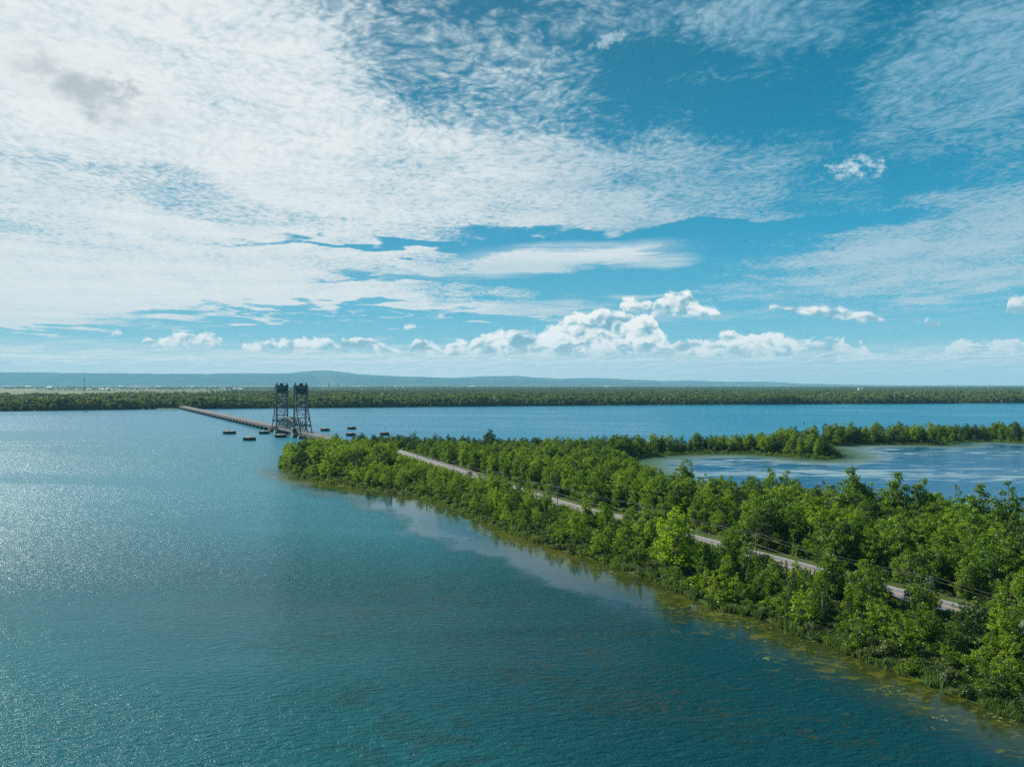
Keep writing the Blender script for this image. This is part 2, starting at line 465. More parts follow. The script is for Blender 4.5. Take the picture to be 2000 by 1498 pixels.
# the road: straight over the bridge, then along the spit
BR = lambda d: (231.0 - 0.552 * d, d)
road_ctl = [BR(1790), BR(1400), BR(1000), BR(840), BR(760), BR(700), (-134, 668), (-113, 642), (-92, 616), (-65, 557), (-23, 458), (23, 347), (43, 311), (65, 265), (83, 230), (98, 199), (110, 175), (132, 130), (158, 75), (185, 20), (220, -60)]
def catmull(P, step=4.0):
    P = [np.array(p, float) for p in P]; P = [2 * P[0] - P[1]] + P + [2 * P[-1] - P[-2]]
    out = []
    for i in range(1, len(P) - 2):
        p0, p1, p2, p3 = P[i - 1:i + 3]
        n = max(2, int(np.hypot(*(p2 - p1)) / step))
        for t in np.arange(n) / n:
            out.append(0.5 * (2 * p1 + (p2 - p0) * t + (2 * p0 - 5 * p1 + 4 * p2 - p3) * t * t + (3 * p1 - p0 - 3 * p2 + p3) * t ** 3))
    out.append(P[-2]); return np.array(out)
road_c = catmull(road_ctl)
def road_z(y): return np.interp(y, [560, 700, 760, 1728, 1790], [2.1, 5.2, 6.0, 6.0, 4.0])
road_land = road_c[road_c[:, 1] < 712]
def road_off(P):
    """signed distance to the road centre: minus on the water side (towards the camera), plus beyond it"""
    A, B = road_land[:-1], road_land[1:]
    best = np.full(len(P), 1e9); sg = np.zeros(len(P))
    for a, b in zip(A, B):
        ab = b - a; L2 = ab @ ab; t = np.clip(((P - a) @ ab) / L2, 0, 1); q = P - (a + t[:, None] * ab)
        d = np.hypot(*q.T); c = ab[0] * (P[:, 1] - a[1]) - ab[1] * (P[:, 0] - a[0])
        m = d < best; best = np.where(m, d, best); sg = np.where(m, np.sign(c), sg)
    return best * sg

# ------------------------------------------------------------------ ground materials
M = {}
def ground_mats():
    m, nt, b = new_mat('grassy_soil', rough=0.95, spec=0.1); M['soil'] = m
    p = geo_pos(); n = noise(p, 0.09, 5, 0.6); n2 = noise(p, 0.9, 4, 0.65)
    c = ramp(n, [(0.3, (0.022, 0.046, 0.006)), (0.5, (0.040, 0.074, 0.010)), (0.68, (0.070, 0.090, 0.022))])
    c = mixc(sstep(n2, 0.6, 0.75), c, (0.085, 0.080, 0.04))
    NX.lk(b.inputs['Base Color'], c)
    NX.lk(b.inputs['Normal'], bump(n2, 0.6, 0.4))
    m, nt, b = new_mat('asphalt', rough=0.85); M['asphalt'] = m
    p = geo_pos(); n = noise(p, 0.25, 4, 0.6); n2 = noise(p, 3.0, 3, 0.7)
    c = mixc(sstep(n, 0.3, 0.7), (0.105, 0.11, 0.125), (0.15, 0.15, 0.16)); c = mixc(sstep(n2, 0.62, 0.7), c, (0.11, 0.11, 0.115))
    NX.lk(b.inputs['Base Color'], c)
    M['gravel'] = worn('pale_gravel', (0.17, 0.16, 0.14), (0.24, 0.22, 0.195), 0.7, 0.95, c3=(0.16, 0.16, 0.08))
    M['yellow_paint'] = worn('yellow_road_paint', (0.55, 0.38, 0.06), (0.45, 0.33, 0.10), 2.0, 0.7)
    M['white_paint'] = worn('white_road_paint', (0.62, 0.62, 0.60), (0.48, 0.48, 0.47), 2.0, 0.7)
    # far plain: patchwork of fields and woodland floor
    m, nt, b = new_mat('farmland', rough=0.95, spec=0.1); M['fields'] = m
    p = geo_pos(); x, y, z = sepx(p)
    pv = vec(x * 0.0011 + y * 0.0003, y * 0.00065 - x * 0.0002)
    cell = voro(pv, 1.0, 'F1', out='Color')
    cr, cg, cb = sepx(cell)
    c = ramp(cr, [(0.0, (0.07, 0.095, 0.03)), (0.3, (0.13, 0.15, 0.055)), (0.5, (0.20, 0.20, 0.09)), (0.7, (0.09, 0.12, 0.035)), (0.85, (0.26, 0.24, 0.14)), (1.0, (0.15, 0.17, 0.07))], 'CONSTANT')
    c = mixc(sstep(noise(p, 0.004, 4, 0.6), 0.35, 0.7), c, (0.09, 0.11, 0.04))
    NX.lk(b.inputs['Base Color'], c)
    m, nt, b = new_mat('wooded_hill', rough=1.0, spec=0.0); M['hill'] = m
    p = geo_pos(); n = noise(p, 0.0016, 6, 0.65)
    c = ramp(n, [(0.3, (0.010, 0.028, 0.030)), (0.5, (0.018, 0.042, 0.04)), (0.66, (0.05, 0.075, 0.03)), (0.8, (0.11, 0.12, 0.06))])  # darker woodland tones carry some haze blue in their colour
    NX.lk(b.inputs['Base Color'], c)
ground_mats()

def water_mat():
    m, nt, b = new_mat('lake_water', rough=0.05); M['water'] = m
    b.inputs['IOR'].default_value = 1.333
    p = geo_pos(); x, y, z = sepx(p)
    sh = attr('shore'); lag = attr('lagoon'); lsh = attr('lagoon_shore')
    big = noise(p, 0.022, 4, 0.55)
    lane = noise(vec(x * 0.0025 + y * 0.001, y * 0.009 + x * 0.001), 1.0, 4, 0.6, 0.8)
    # calm sheltered water beside the spit
    edge = sh + (big - 0.5) * 34.0
    cw = sstep(y, 520.0, 330.0, 5.0, 27.0) - sstep(y, 240.0, 140.0, 0.0, 16.0)
    calm = sstep(edge - cw + (noise(p, 0.09, 4, 0.6) - 0.5) * 22.0, 12.0, -8.0) * sstep(y, 530.0, 450.0)
    # ripples: crests lie across the wind
    r1 = vec(x * 0.42 + y * 0.10, y * 1.0 - x * 0.22)
    wv = noise(r1, 0.85, 4, 0.60, 0.3)
    wv2 = noise(vec(x * 0.9 - y * 0.3, y * 1.0 + x * 0.25), 2.1, 3, 0.6)
    chop = noise(vec(x * 0.5, y * 1.0), 0.11, 3, 0.5)
    hgt = wv * 0.50 + wv2 * 0.12 + chop * 0.6
    amp = (1.0 - calm * 0.975) * sstep(lane, 0.30, 0.55, 0.55, 1.0) * (1.0 - lag * 0.6)
    NX.lk(b.inputs['Normal'], bump(hgt, amp, 1.0))
    # water colour: deep teal, reflected sky painted in as blue farther off, greener and browner over the weed beds near the shore
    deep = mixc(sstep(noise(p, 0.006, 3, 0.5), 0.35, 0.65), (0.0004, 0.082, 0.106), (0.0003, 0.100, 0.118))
    deep = mixc(sstep(y, 170.0, 420.0), deep, (0.0010, 0.138, 0.190))  # bluer with distance: sky reflection put into the body colour
    deep = mixc(sstep(y + x * 0.5, 420.0, 900.0), deep, (0.0002, 0.140, 0.235))  # river beyond bluest, reflected sky again painted in
    deep = mixc(lag, deep, (0.0002, 0.082, 0.19))  # lagoon blue likewise painted after the sky it reflects
    c = mixc(sstep(edge, 160.0, 40.0) * sstep(y, 300.0, 170.0), deep, (0.0006, 0.038, 0.050))
    wn = noise(vec(x * 0.8, y * 1.3), 0.16, 5, 0.62, 0.6)
    wn2 = noise(vec(x * 0.7, y * 1.2), 0.035, 4, 0.6)
    weed = sstep(wn + (wn2 - 0.5) * 0.9, 0.58, 0.72) * sstep(edge, 150.0, 60.0) * sstep(y, 260.0, 170.0)
    c = mixc(weed * 0.75, c, (0.006, 0.034, 0.034))
    wn3 = noise(vec(x * 0.6 + 7.0, y * 1.1), 0.30, 5, 0.66, 0.8)
    surf = sstep(wn3 + (wn2 - 0.5) * 0.35, 0.66, 0.72) * sstep(edge, 120.0, 40.0) * sstep(y, 300.0, 170.0)
    c = mixc(surf * 0.8, c, (0.026, 0.036, 0.028))
    c = mixc(calm * 0.8, c, (0.0006, 0.026, 0.042))  # calm band darker and bluer, its reflections put into the colour
    fl = noise(vec(x * 0.8 + 3.0, y * 1.2), 0.75, 4, 0.65, 0.5)
    c = mixc(sstep(fl + (wn2 - 0.5) * 0.5, 0.66, 0.72) * sstep(edge, 120.0, 45.0) * sstep(y, 300.0, 190.0) * 0.8, c, (0.030, 0.042, 0.031))
    shal = sstep(sh + (big - 0.5) * 14.0 + (wn - 0.5) * 8.0, 20.0, 4.0) * sstep(y, 545.0, 440.0, 0.15, 1.0)
    c = mixc(shal * 0.9, c, (0.022, 0.031, 0.004))
    # floating mats of algae in the shallows, pale reflections painted over the open lagoon
    mn = noise(vec(x * 0.7 + y * 0.2, y * 1.2), 0.42, 6, 0.68, 0.9)
    mat_near = sstep(mn + (big - 0.5) * 0.5 + sstep(sh, 24.0, 3.0) * 0.16, 0.62, 0.74) * sstep(sh, 34.0, 20.0) * sstep(y, 560.0, 420.0)
    lm = noise(vec(x * 0.35, y * 1.0), 0.085, 6, 0.70, 0.7)
    lm2 = noise(vec(x * 0.22, y * 1.0), 0.012, 3, 0.5)
    lag_mats_sheen = lag * sstep(lm + sstep(lsh + (lm2 - 0.5) * 40.0, 52.0, 8.0) * 0.30 + (lm2 - 0.5) * 0.7, 0.54, 0.72)
    mats = nmax(mat_near * 0.75, lag_mats_sheen * 0.85)
    mc = mixc(lag, mixc(mn, (0.040, 0.048, 0.005), (0.120, 0.115, 0.010)), mixc(sstep(lsh, 50.0, 5.0), (0.22, 0.31, 0.33), (0.055, 0.090, 0.020)))  # pale grey-blue away from the lagoon edge is painted reflection
    c = mixc(mats, c, mc)
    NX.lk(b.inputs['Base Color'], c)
    dist = vmath('LENGTH', p, out=1)
    wr = (1.0 - calm) * (1.0 - lag * 0.5) * sstep(lane, 0.30, 0.55, 0.7, 1.0)
    rr = wr * sstep(dist, 90.0, 500.0, 0.07, 0.25) + 0.02
    NX.lk(b.inputs['Roughness'], nmax(rr, sstep(mats, 0.1, 0.8, 0.03, 1.0, 'LINEAR') * (0.14 + lag * 0.4)))
    NX.lk(b.inputs['Specular IOR Level'], 0.33 - mats * (0.06 + lag * 0.2))
water_mat()

# ------------------------------------------------------------------ water sheet
def build_water():
    def axis(lo, hi, step, far):
        g = np.array([20, 60, 150, 350, 800, 1800, 4000, far], float)
        return np.concatenate([lo - g[::-1], np.arange(lo, hi + .1, step), hi + g])
    xs, ys = axis(-400, 1000, 5.0, 9000), axis(-60, 900, 5.0, 9000)
    X, Y = np.meshgrid(xs, ys)
    P = np.stack([X.ravel(), Y.ravel()], 1)
    ns = np.array(near_shore)
    far = (np.abs(P[:, 0] - 300) > 720) | (P[:, 1] > 910) | (P[:, 1] < -70)
    sh = np.full(len(P), 900.0); lg = np.zeros(len(P)); ls = np.full(len(P), 900.0)
    q = ~far
    sh[q] = np.abs(seg_dist(P[q], ns[:-1], ns[1:]))
    lp = lagoon_poly; il = inside(P[q], lp); lg[q] = il
    ls[q] = seg_dist(P[q], lp, np.roll(lp, -1, 0)); sh[q] = np.where(il, 900.0, sh[q])
    w = len(xs); i, j = np.meshgrid(np.arange(len(ys) - 1), np.arange(w - 1), indexing='ij')
    a = (i * w + j).ravel(); Fc = np.stack([a, a + 1, a + w + 1, a + w], 1)
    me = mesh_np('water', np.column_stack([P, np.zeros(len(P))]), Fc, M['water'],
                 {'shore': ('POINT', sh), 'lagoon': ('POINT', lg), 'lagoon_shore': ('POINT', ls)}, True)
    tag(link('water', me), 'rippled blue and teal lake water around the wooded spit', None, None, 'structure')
build_water()

# ------------------------------------------------------------------ the spit and the strip beyond the lagoon
def ground_h(P, sd, ro):
    n = np.array([mnoise.noise(Vector((x * 0.05, y * 0.05, 0))) for x, y in P])
    z = np.clip(sd * 0.16, -1.2, 1.3 + 0.35 * n)
    rz = road_z(P[:, 1]) - 0.12
    k = np.clip((13.0 - np.abs(ro)) / 6.0, 0, 1)
    return np.where(sd > 0, z * (1 - k) + rz * k, z)
def build_land():
    st = 4.0
    xs, ys = np.arange(-200, 1404, st), np.arange(-44, 860, st)
    X, Y = np.meshgrid(xs, ys); P = np.stack([X.ravel(), Y.ravel()], 1)
    sd = np.full(len(P), -50.0)
    sd[:] = sdist(P, land_poly)
    ro = np.full(len(P), 999.0); q = np.abs(P[:, 0] - 40) < 260
    ro[q] = road_off(P[q])
    z = ground_h(P, sd, ro)
    w = len(xs); keep = (sd > -10).reshape(X.shape)
    i, j = np.meshgrid(np.arange(len(ys) - 1), np.arange(w - 1), indexing='ij')
    ok = keep[i, j] & keep[i, j + 1] & keep[i + 1, j] & keep[i + 1, j + 1]
    a = (i * w + j)[ok]; Fc = np.stack([a, a + 1, a + w + 1, a + w], 1)
    used = np.unique(Fc); rm = np.zeros(len(P), int); rm[used] = np.arange(len(used))
    me = mesh_np('ground', np.column_stack([P, z])[used], rm[Fc], M['soil'], None, True)
    tag(link('ground', me), 'low grassy ground of the spit and the strip beyond the lagoon', None, None, 'structure')
build_land()

def ribbon(name, pts, zf, lo, hi, mat, dz, label, dash=None):
    t = np.gradient(pts, axis=0); t /= np.hypot(*t.T)[:, None]; n = np.stack([t[:, 1], -t[:, 0]], 1)
    a, b = pts + n * lo, pts + n * hi
    z = zf(pts[:, 1]) + dz
    V = np.concatenate([np.column_stack([a, z]), np.column_stack([b, z])]); k = len(pts)
    i = np.arange(k - 1); Fc = np.stack([i, i + 1, i + 1 + k, i + k], 1)
    o = link(name, mesh_np(name, V, Fc, mat))
    return tag(o, label, None, None, 'structure')
rl = road_c[(road_c[:, 1] < 704)]
ribbon('road_shoulder', rl, road_z, -4.7, 4.7, M['gravel'], 0.02, 'pale gravel shoulders of the causeway road')
ribbon('road', rl, road_z, -3.9, 3.9, M['asphalt'], 0.05, 'grey two lane asphalt road along the wooded spit')
ribbon('road_marking', rl, road_z, -0.30, -0.12, M['yellow_paint'], 0.054, 'yellow centre line nearer the open water')
ribbon('road_marking', rl, road_z, 0.12, 0.30, M['yellow_paint'], 0.054, 'yellow centre line nearer the lagoon')
ribbon('road_marking', rl, road_z, -3.4, -3.2, M['white_paint'], 0.054, 'white edge line on the open water side')
ribbon('road_marking', rl, road_z, 3.2, 3.4, M['white_paint'], 0.054, 'white edge line on the lagoon side')

# ------------------------------------------------------------------ mainland plain and hills
far_shore = [Wp(*p) for p in [(-900, 812), (-400, 808), (0, 803.5), (120, 802), (300, 799.5), (420, 798.5), (540, 797.5), (700, 796), (900, 794), (1100, 792.5), (1300, 791), (1600, 789.5), (2000, 787.5), (2400, 786), (3000, 784)]]
def shore_y(x):
    fs = np.array(far_shore); return np.interp(x, fs[:, 0], fs[:, 1])
def build_plain():
    ts = np.concatenate([[-12, 0, 6], np.geomspace(20, 30000, 64)])
    xs = np.concatenate([np.linspace(-24000, -2600, 24), np.linspace(-2500, 3500, 160), np.linspace(3700, 27000, 24)])
    V = []; zz = np.interp(ts, [-12, 0, 6, 20], [-1.5, 0.0, 1.5, 2.0])
    sy = shore_y(xs) + np.array([mnoise.noise(Vector((x * 0.008, 0, 3))) * 10 + mnoise.noise(Vector((x * 0.03, 0, 7))) * 5 for x in xs])
    for t, z in zip(ts, zz):
        y = np.minimum(sy + t, 29500)
        V.append(np.column_stack([xs, y, np.full(len(xs), z)]))
    V = np.concatenate(V); w = len(xs)
    i, j = np.meshgrid(np.arange(len(ts) - 1), np.arange(w - 1), indexing='ij'); a = (i * w + j).ravel()
    tag(link('far_plain', mesh_np('far_plain', V, np.stack([a, a + 1, a + w + 1, a + w], 1), M['fields'], None, True)),
        'flat farmland behind the far bank reaching to the hills', None, None, 'structure')
build_plain()
def build_hills():
    ridges = [(26500, [(-1200, 722), (0, 727), (100, 728), (300, 730), (400, 730), (600, 733), (800, 737), (1000, 742), (1250, 747), (1500, 756), (1800, 762), (3500, 764)], 1.0, 5),
              (31000, [(-1200, 735), (380, 733), (430, 729), (560, 729), (610, 724), (650, 724), (700, 731), (780, 735), (880, 738), (940, 735), (1010, 734), (1040, 737), (1090, 740), (1160, 738),
                       (1230, 741), (1290, 744), (1350, 743), (1420, 746), (1490, 745), (1560, 749), (1650, 751), (1750, 753), (1900, 757), (2100, 759), (3500, 760)], 1.0, 9)]
    for Y0, prof, k, sd in ridges:
        xs = np.linspace(-23500, 27000, 560)
        px = 1000 + F * xs / Y0
        py = np.interp(px, *np.array(prof).T)
        top = H + (HZ - py) / F * Y0
        top = top + np.array([mnoise.fractal(Vector((x * 0.001, sd, 0)), 0.7, 2.1, 5) * 14.0 for x in xs])
        rows = [(-2600, 0.0), (-2000, 0.10), (-1400, 0.32), (-900, 0.55), (-450, 0.8), (-150, 0.95), (0, 1.0), (500, 0.85), (1400, 0.3)]
        V = []
        for dy, f in rows:
            nz = np.array([mnoise.fractal(Vector((x * 0.0011, dy * 0.0011, sd)), 0.7, 2.1, 4) for x in xs])
            V.append(np.column_stack([xs, Y0 + dy + nz * 260 * (0 < f < 1), np.maximum((top) * (f + nz * 0.10 * (f < 1)), 0.5) * (f > 0) + 1.0]))
        V = np.concatenate(V); w = len(xs)
        i, j = np.meshgrid(np.arange(len(rows) - 1), np.arange(w - 1), indexing='ij'); a = (i * w + j).ravel()
        tag(link('hills', mesh_np('hills', V, np.stack([a, a + 1, a + w + 1, a + w], 1), M['hill'], None, True)),
            'long low blue hills on the horizon' if k and sd == 5 else 'fainter hill range behind with a rounded summit', None, None, 'structure')
build_hills()

# ------------------------------------------------------------------ foliage materials
def leaf_mat(name, c_lo, c_hi, trans=0.35, hue=0.12):
    m = bpy.data.materials.new(name); m.use_nodes = True
    nt = m.node_tree; NX.nt = nt; nt.nodes.clear()
    out = nt.nodes.new('ShaderNodeOutputMaterial')
    t = attr('tint'); r = obj_random()
    c = mixc(t, c_lo, c_hi)
    # whole trees differ: some yellower, some duller
    c = mixc(sstep(r, 0.55, 1.0, 0.0, 0.55), c, (c_hi[0] * 1.2, c_hi[1] * 1.05, c_hi[2] * 0.8))
    c = mixc(sstep(r, 0.45, 0.0, 0.0, 0.50), c, (c_lo[0] * 0.75, c_lo[1] * 0.85, c_lo[2] * 1.3))
    df = nt.nodes.new('ShaderNodeBsdfDiffuse'); NX.lk(df.inputs[0], c)
    tr = nt.nodes.new('ShaderNodeBsdfTranslucent')
    NX.lk(tr.inputs[0], mixc(0.5, c, (c_hi[0] * 1.5, c_hi[1] * 1.35, c_hi[2] * 0.6)))
    mx = nt.nodes.new('ShaderNodeMixShader'); mx.inputs[0].default_value = trans
    nt.links.new(df.outputs[0], mx.inputs[1]); nt.links.new(tr.outputs[0], mx.inputs[2])
    gl = nt.nodes.new('ShaderNodeBsdfGlossy'); gl.inputs['Roughness'].default_value = 0.5
    gl.inputs[0].default_value = (0.8, 0.85, 0.8, 1)
    mx2 = nt.nodes.new('ShaderNodeMixShader'); mx2.inputs[0].default_value = 0.025
    nt.links.new(mx.outputs[0], mx2.inputs[1]); nt.links.new(gl.outputs[0], mx2.inputs[2])
    nt.links.new(mx2.outputs[0], out.inputs[0])
    return m
LEAF = {
    'lime': leaf_mat('lime_leaves', (0.110, 0.225, 0.004), (0.250, 0.400, 0.008), 0.5),
    'autumn': leaf_mat('turning_leaves', (0.20, 0.14, 0.010), (0.42, 0.30, 0.015), 0.4),
    'russet': leaf_mat('russet_leaves', (0.14, 0.06, 0.020), (0.26, 0.11, 0.030), 0.35),
    'bright': leaf_mat('bright_leaves', (0.088, 0.190, 0.003), (0.215, 0.340, 0.006), 0.52),
    'mid': leaf_mat('green_leaves', (0.044, 0.122, 0.003), (0.138, 0.250, 0.006), 0.48),
    'dark': leaf_mat('dark_leaves', (0.022, 0.062, 0.006), (0.050, 0.108, 0.009), 0.35),
    'pale': leaf_mat('pale_leaves', (0.065, 0.105, 0.030), (0.115, 0.160, 0.048), 0.35),
}
M['bark'] = worn('grey_brown_bark', (0.10, 0.085, 0.065), (0.19, 0.17, 0.14), 1.2, 0.95, streak=0.3)
M['reed'] = leaf_mat('reed_blades', (0.060, 0.125, 0.022), (0.13, 0.20, 0.040), 0.4)
LEAF['far_light'] = leaf_mat('pale_far_bank_leaves', (0.060, 0.100, 0.016), (0.150, 0.190, 0.036), 0.3)
LEAF['far_green'] = leaf_mat('far_bank_leaves', (0.054, 0.110, 0.014), (0.135, 0.195, 0.030), 0.3)
LEAF['far_dark'] = leaf_mat('dark_far_bank_leaves', (0.026, 0.062, 0.014), (0.075, 0.125, 0.022), 0.25)

# ------------------------------------------------------------------ tree shapes
def leaf_cloud(rng, cl, per, size, flat=0.85, out=0.75):
    """leaf faces on and in ellipsoidal clumps; cl rows are x, y, z, radius"""
    V, T = [], []
    for (x, y, z, r) in cl:
        n = max(8, int(per * (r ** 2)))
        d = rng.normal(size=(n, 3)); d /= np.linalg.norm(d, axis=1)[:, None]
        rad = r * (0.35 + 0.75 * rng.random(n) ** 0.55) * (1 + 0.16 * rng.normal(size=n))
        c = np.array([x, y, z]) + d * rad[:, None] * np.array([1, 1, flat])
        nn = d * out + rng.normal(size=(n, 3)) * 0.55 + np.array([0, 0, 0.25]); nn /= np.linalg.norm(nn, axis=1)[:, None]
        u = np.cross(nn, rng.normal(size=(n, 3))); u /= np.linalg.norm(u, axis=1)[:, None]; w = np.cross(nn, u)
        s = (size * (0.6 + 0.8 * rng.random(n)))[:, None]
        bend = nn * s * 0.25
        V.append(np.stack([c - u * s - bend, c - w * s * 0.62, c + u * s - bend, c + w * s * 0.62], 1))
        T.append(np.clip(0.5 + 0.22 * rng.normal() + 0.16 * rng.normal(size=n), 0, 1))
    V = np.concatenate(V); T = np.concatenate(T)
    return V.reshape(-1, 3), np.arange(len(V) * 4).reshape(-1, 4), T

def broadleaf(seed, Ht=14.0, rx=3.6, leaders=4, dens=46, size=0.30, low=0.12):
    """spreading tree of several upright leaders, clumps of leaf along each"""
    rng = np.random.default_rng(seed); tb = MB(); cl = []
    base_r = Ht * 0.016
    for k in range(leaders):
        a = 2 * math.pi * (k + rng.random() * 0.7) / leaders
        off = rx * (0.25 + 0.40 * rng.random()) * (0 if k == 0 else 1); top = Ht * (1.0 if k == 0 else 0.70 + 0.24 * rng.random())
        ex, ey = off * math.cos(a), off * math.sin(a)
        pts = []
        for t in np.linspace(0, 1, 7):
            w = 0.25 * math.sin(t * 5 + k)
            pts.append((ex * t ** 0.8 + w * 0.5, ey * t ** 0.8 - w * 0.4, -0.4 + (top * 0.93 + 0.4) * t))
        tb.tube(pts, [base_r * (1.0 - 0.86 * t) for t in np.linspace(0, 1, 7)], 6)
        nb = int(7 + top * 0.55)
        for i in range(nb):
            t = low + (1 - low) * ((i + rng.random()) / nb); t = min(t, 0.99)
            f = t * 6; j = int(min(f, 5)); p = np.array(pts[j]) * (1 - (f - j)) + np.array(pts[j + 1]) * (f - j)
            prof = math.sin(math.pi * min(1, (t - low) / (1 - low) * 0.80 + 0.17)) ** 0.7
            R = rx * 0.62 * prof * (0.5 + 0.7 * rng.random())
            b = rng.random() * 2 * math.pi
            q = p + np.array([R * math.cos(b), R * math.sin(b), R * 0.35])
            tb.tube([tuple(p), tuple((p + q) / 2 + np.array([0, 0, 0.15])), tuple(q)], [base_r * 0.28, base_r * 0.2, base_r * 0.08], 4, False)
            r = Ht * (0.052 + 0.045 * rng.random()) * (1.15 - 0.45 * t)
            cl.append((*q, r))
            if rng.random() < 0.5:
                cl.append((*(q + rng.normal(size=3) * r * 0.9), r * 0.65))
        cl.append((pts[-1][0], pts[-1][1], top * 0.95, Ht * 0.042))
    return leaf_cloud(rng, cl, dens, size), tb

def cedar(seed, Ht=9.0, rx=1.35, dens=60, size=0.22):
    rng = np.random.default_rng(seed); tb = MB(); cl = []
    tb.tube([(0, 0, -0.3), (0.1, 0, Ht * 0.5), (0, 0.05, Ht * 0.96)], [0.14, 0.09, 0.03], 6)
    n = 26
    for i in range(n):
        t = (i + rng.random()) / n; R = rx * (1 - t) ** 0.75 * (0.35 + 0.6 * rng.random()); a = rng.random() * 6.283
        cl.append((R * math.cos(a), R * math.sin(a), Ht * (0.04 + 0.92 * t), rx * (0.62 - 0.42 * t)))
    return leaf_cloud(rng, cl, dens, size, 1.25), tb

def shrub(seed, Ht=3.4, rx=2.4, dens=70, size=0.20):
    rng = np.random.default_rng(seed); tb = MB(); cl = []
    for k in range(11):
        a = rng.random() * 6.283; R = rx * 0.75 * rng.random() ** 0.6
        z = Ht * (0.35 + 0.45 * rng.random()) * (1 - 0.35 * R / rx)
        q = (R * math.cos(a), R * math.sin(a), z)
        tb.tube([(q[0] * 0.15, q[1] * 0.15, -0.2), (q[0] * 0.6, q[1] * 0.6, z * 0.6), q], [0.05, 0.035, 0.012], 4, False)
        cl.append((*q, Ht * (0.20 + 0.13 * rng.random())))
    cl.append((0, 0, Ht * 0.3, Ht * 0.36))
    return leaf_cloud(rng, cl, dens, size), tb

def far_crown(seed, Ht=14.0):
    rng = np.random.default_rng(seed); cl = []
    for k in range(9):
        a = rng.random() * 6.283; R = 3.0 * rng.random() ** 0.6
        cl.append((R * math.cos(a), R * math.sin(a), Ht * (0.30 + 0.56 * rng.random()), 2.0 + 1.2 * rng.random()))
    cl.append((0, 0, Ht * 0.22, 3.2)); cl.append((0.3, 0, Ht * 0.86, 1.7))
    return leaf_cloud(rng, cl, 2.6, 1.15, 0.9), None

SHAPES = {}
def shape(key, gen, tints, **kw):
    (V, Fc, T), tb = gen(**kw)
    trunk = tb.mesh('trunk', M['bark']) if tb else None
    for t in tints:
        SHAPES.setdefault(key, []).append((t, mesh_np('crown', V, Fc, LEAF[t], {'tint': ('FACE', T)}), trunk))
for i in range(4): shape('poplar', broadleaf, ('bright', 'mid', 'dark'), seed=20 + i, Ht=14, rx=3.3 + 0.4 * i, leaders=3 + i % 3, dens=78, size=0.22)
for i in range(3): shape('young', broadleaf, ('bright', 'mid', 'dark'), seed=40 + i, Ht=8, rx=2.5, leaders=3, dens=125, size=0.165, low=0.05)
shape('young', broadleaf, ('autumn',), seed=45, Ht=8, rx=2.2, leaders=3, dens=85, size=0.21, low=0.1)
shape('shrub', shrub, ('russet',), seed=88)
for i in range(2): shape('lone', broadleaf, ('bright', 'pale', 'lime', 'mid', 'dark'), seed=60 + i, Ht=15, rx=4.6, leaders=5, dens=72, size=0.22, low=0.24)
for i in range(2): shape('cedar', cedar, ('dark',), seed=70 + i, Ht=9)
for i in range(3): shape('shrub', shrub, ('mid', 'dark', 'pale'), seed=80 + i)
for i in range(4): shape('far', far_crown, (('far_green', 'far_light', 'far_dark', 'far_green')[i],), seed=90 + i)

# ------------------------------------------------------------------ where everything grows
poles = [(-7, 391), (19.5, 337), (46.5, 288), (71, 229.5), (94.5, 178)]      # utility poles (x, y), far to near
SPECIES = {'poplar': (14.0, 'tree'), 'young': (8.0, 'tree'), 'lone': (15.0, 'tree'), 'cedar': (9.0, 'cedar'), 'shrub': (3.4, 'shrub')}
class Plant:
    __slots__ = ('k', 'v', 'tint', 'x', 'y', 'z', 'h', 'rz', 'zone', 'lab', 'wide', 'ro', 'ls', 'nd')
    def __init__(s, k, x, y, h, tint, zone, lab=None, wide=1.0):
        s.k, s.x, s.y, s.h, s.tint, s.zone, s.lab, s.wide = k, x, y, h, tint, zone, lab, wide
        c = [i for i, q in enumerate(SHAPES[k]) if q[0] == tint] or [i for i, q in enumerate(SHAPES[k]) if q[0] not in ('autumn', 'russet', 'lime')]
        s.v = c[random.randrange(len(c))]; s.rz = random.random() * 6.283
plants = []
def scatter(xr, yr, step, fn):
    xs = np.arange(xr[0], xr[1], step); ys = np.arange(yr[0], yr[1], step * 0.87)
    P = []
    for j, y in enumerate(ys):
        for x in xs: P.append((x + (j % 2) * step / 2 + RNG.uniform(-.38, .38) * step, y + RNG.uniform(-.38, .38) * step))
    P = np.array(P); sd = sdist(P, land_poly); k = sd > 0.5; P, sd = P[k], sd[k]
    ro = road_off(P); ls = seg_dist(P, lagoon_poly, np.roll(lagoon_poly, -1, 0)); ns = np.array(near_shore); nd = seg_dist(P, ns[:-1], ns[1:])
    for (x, y), s, r, l, n in zip(P, sd, ro, ls, nd): fn(x, y, s, r, l, n)
def nz(x, y, f, s=0): return mnoise.noise(Vector((x * f, y * f, s)))      # about -1..1
def in_view(x, y, m=80): return y > 20 and abs(x / y * F) < 1000 + m + 12000 / y
def pix(x, y, z): return 1000 + F * x / y, HZ + (H - z) * F / y
# stretches of road that stay open to view, in the photograph's columns: nothing on the near bank may rise into them
OPEN = [(772, 932), (1082, 1132), (1196, 1214), (1366, 1402), (1486, 1556), (1575, 1604), (1728, 1772), (1840, 1885)]
def hides_road(x, y, h, r):
    px, _ = pix(x, y, 0); w = r * F / y * 0.8
    ty = pix(x, y, h)[1]
    for a, b in OPEN:
        if px + w > a and px - w < b:
            q = min(max(px, a), b)
            # row of the road in that column
            rp = [pix(u, v, 2.2) for u, v in road_land if v > 60]
            ry = np.interp(q, *np.array(sorted(rp)).T)
            if ty < ry + 3: return True
    return False

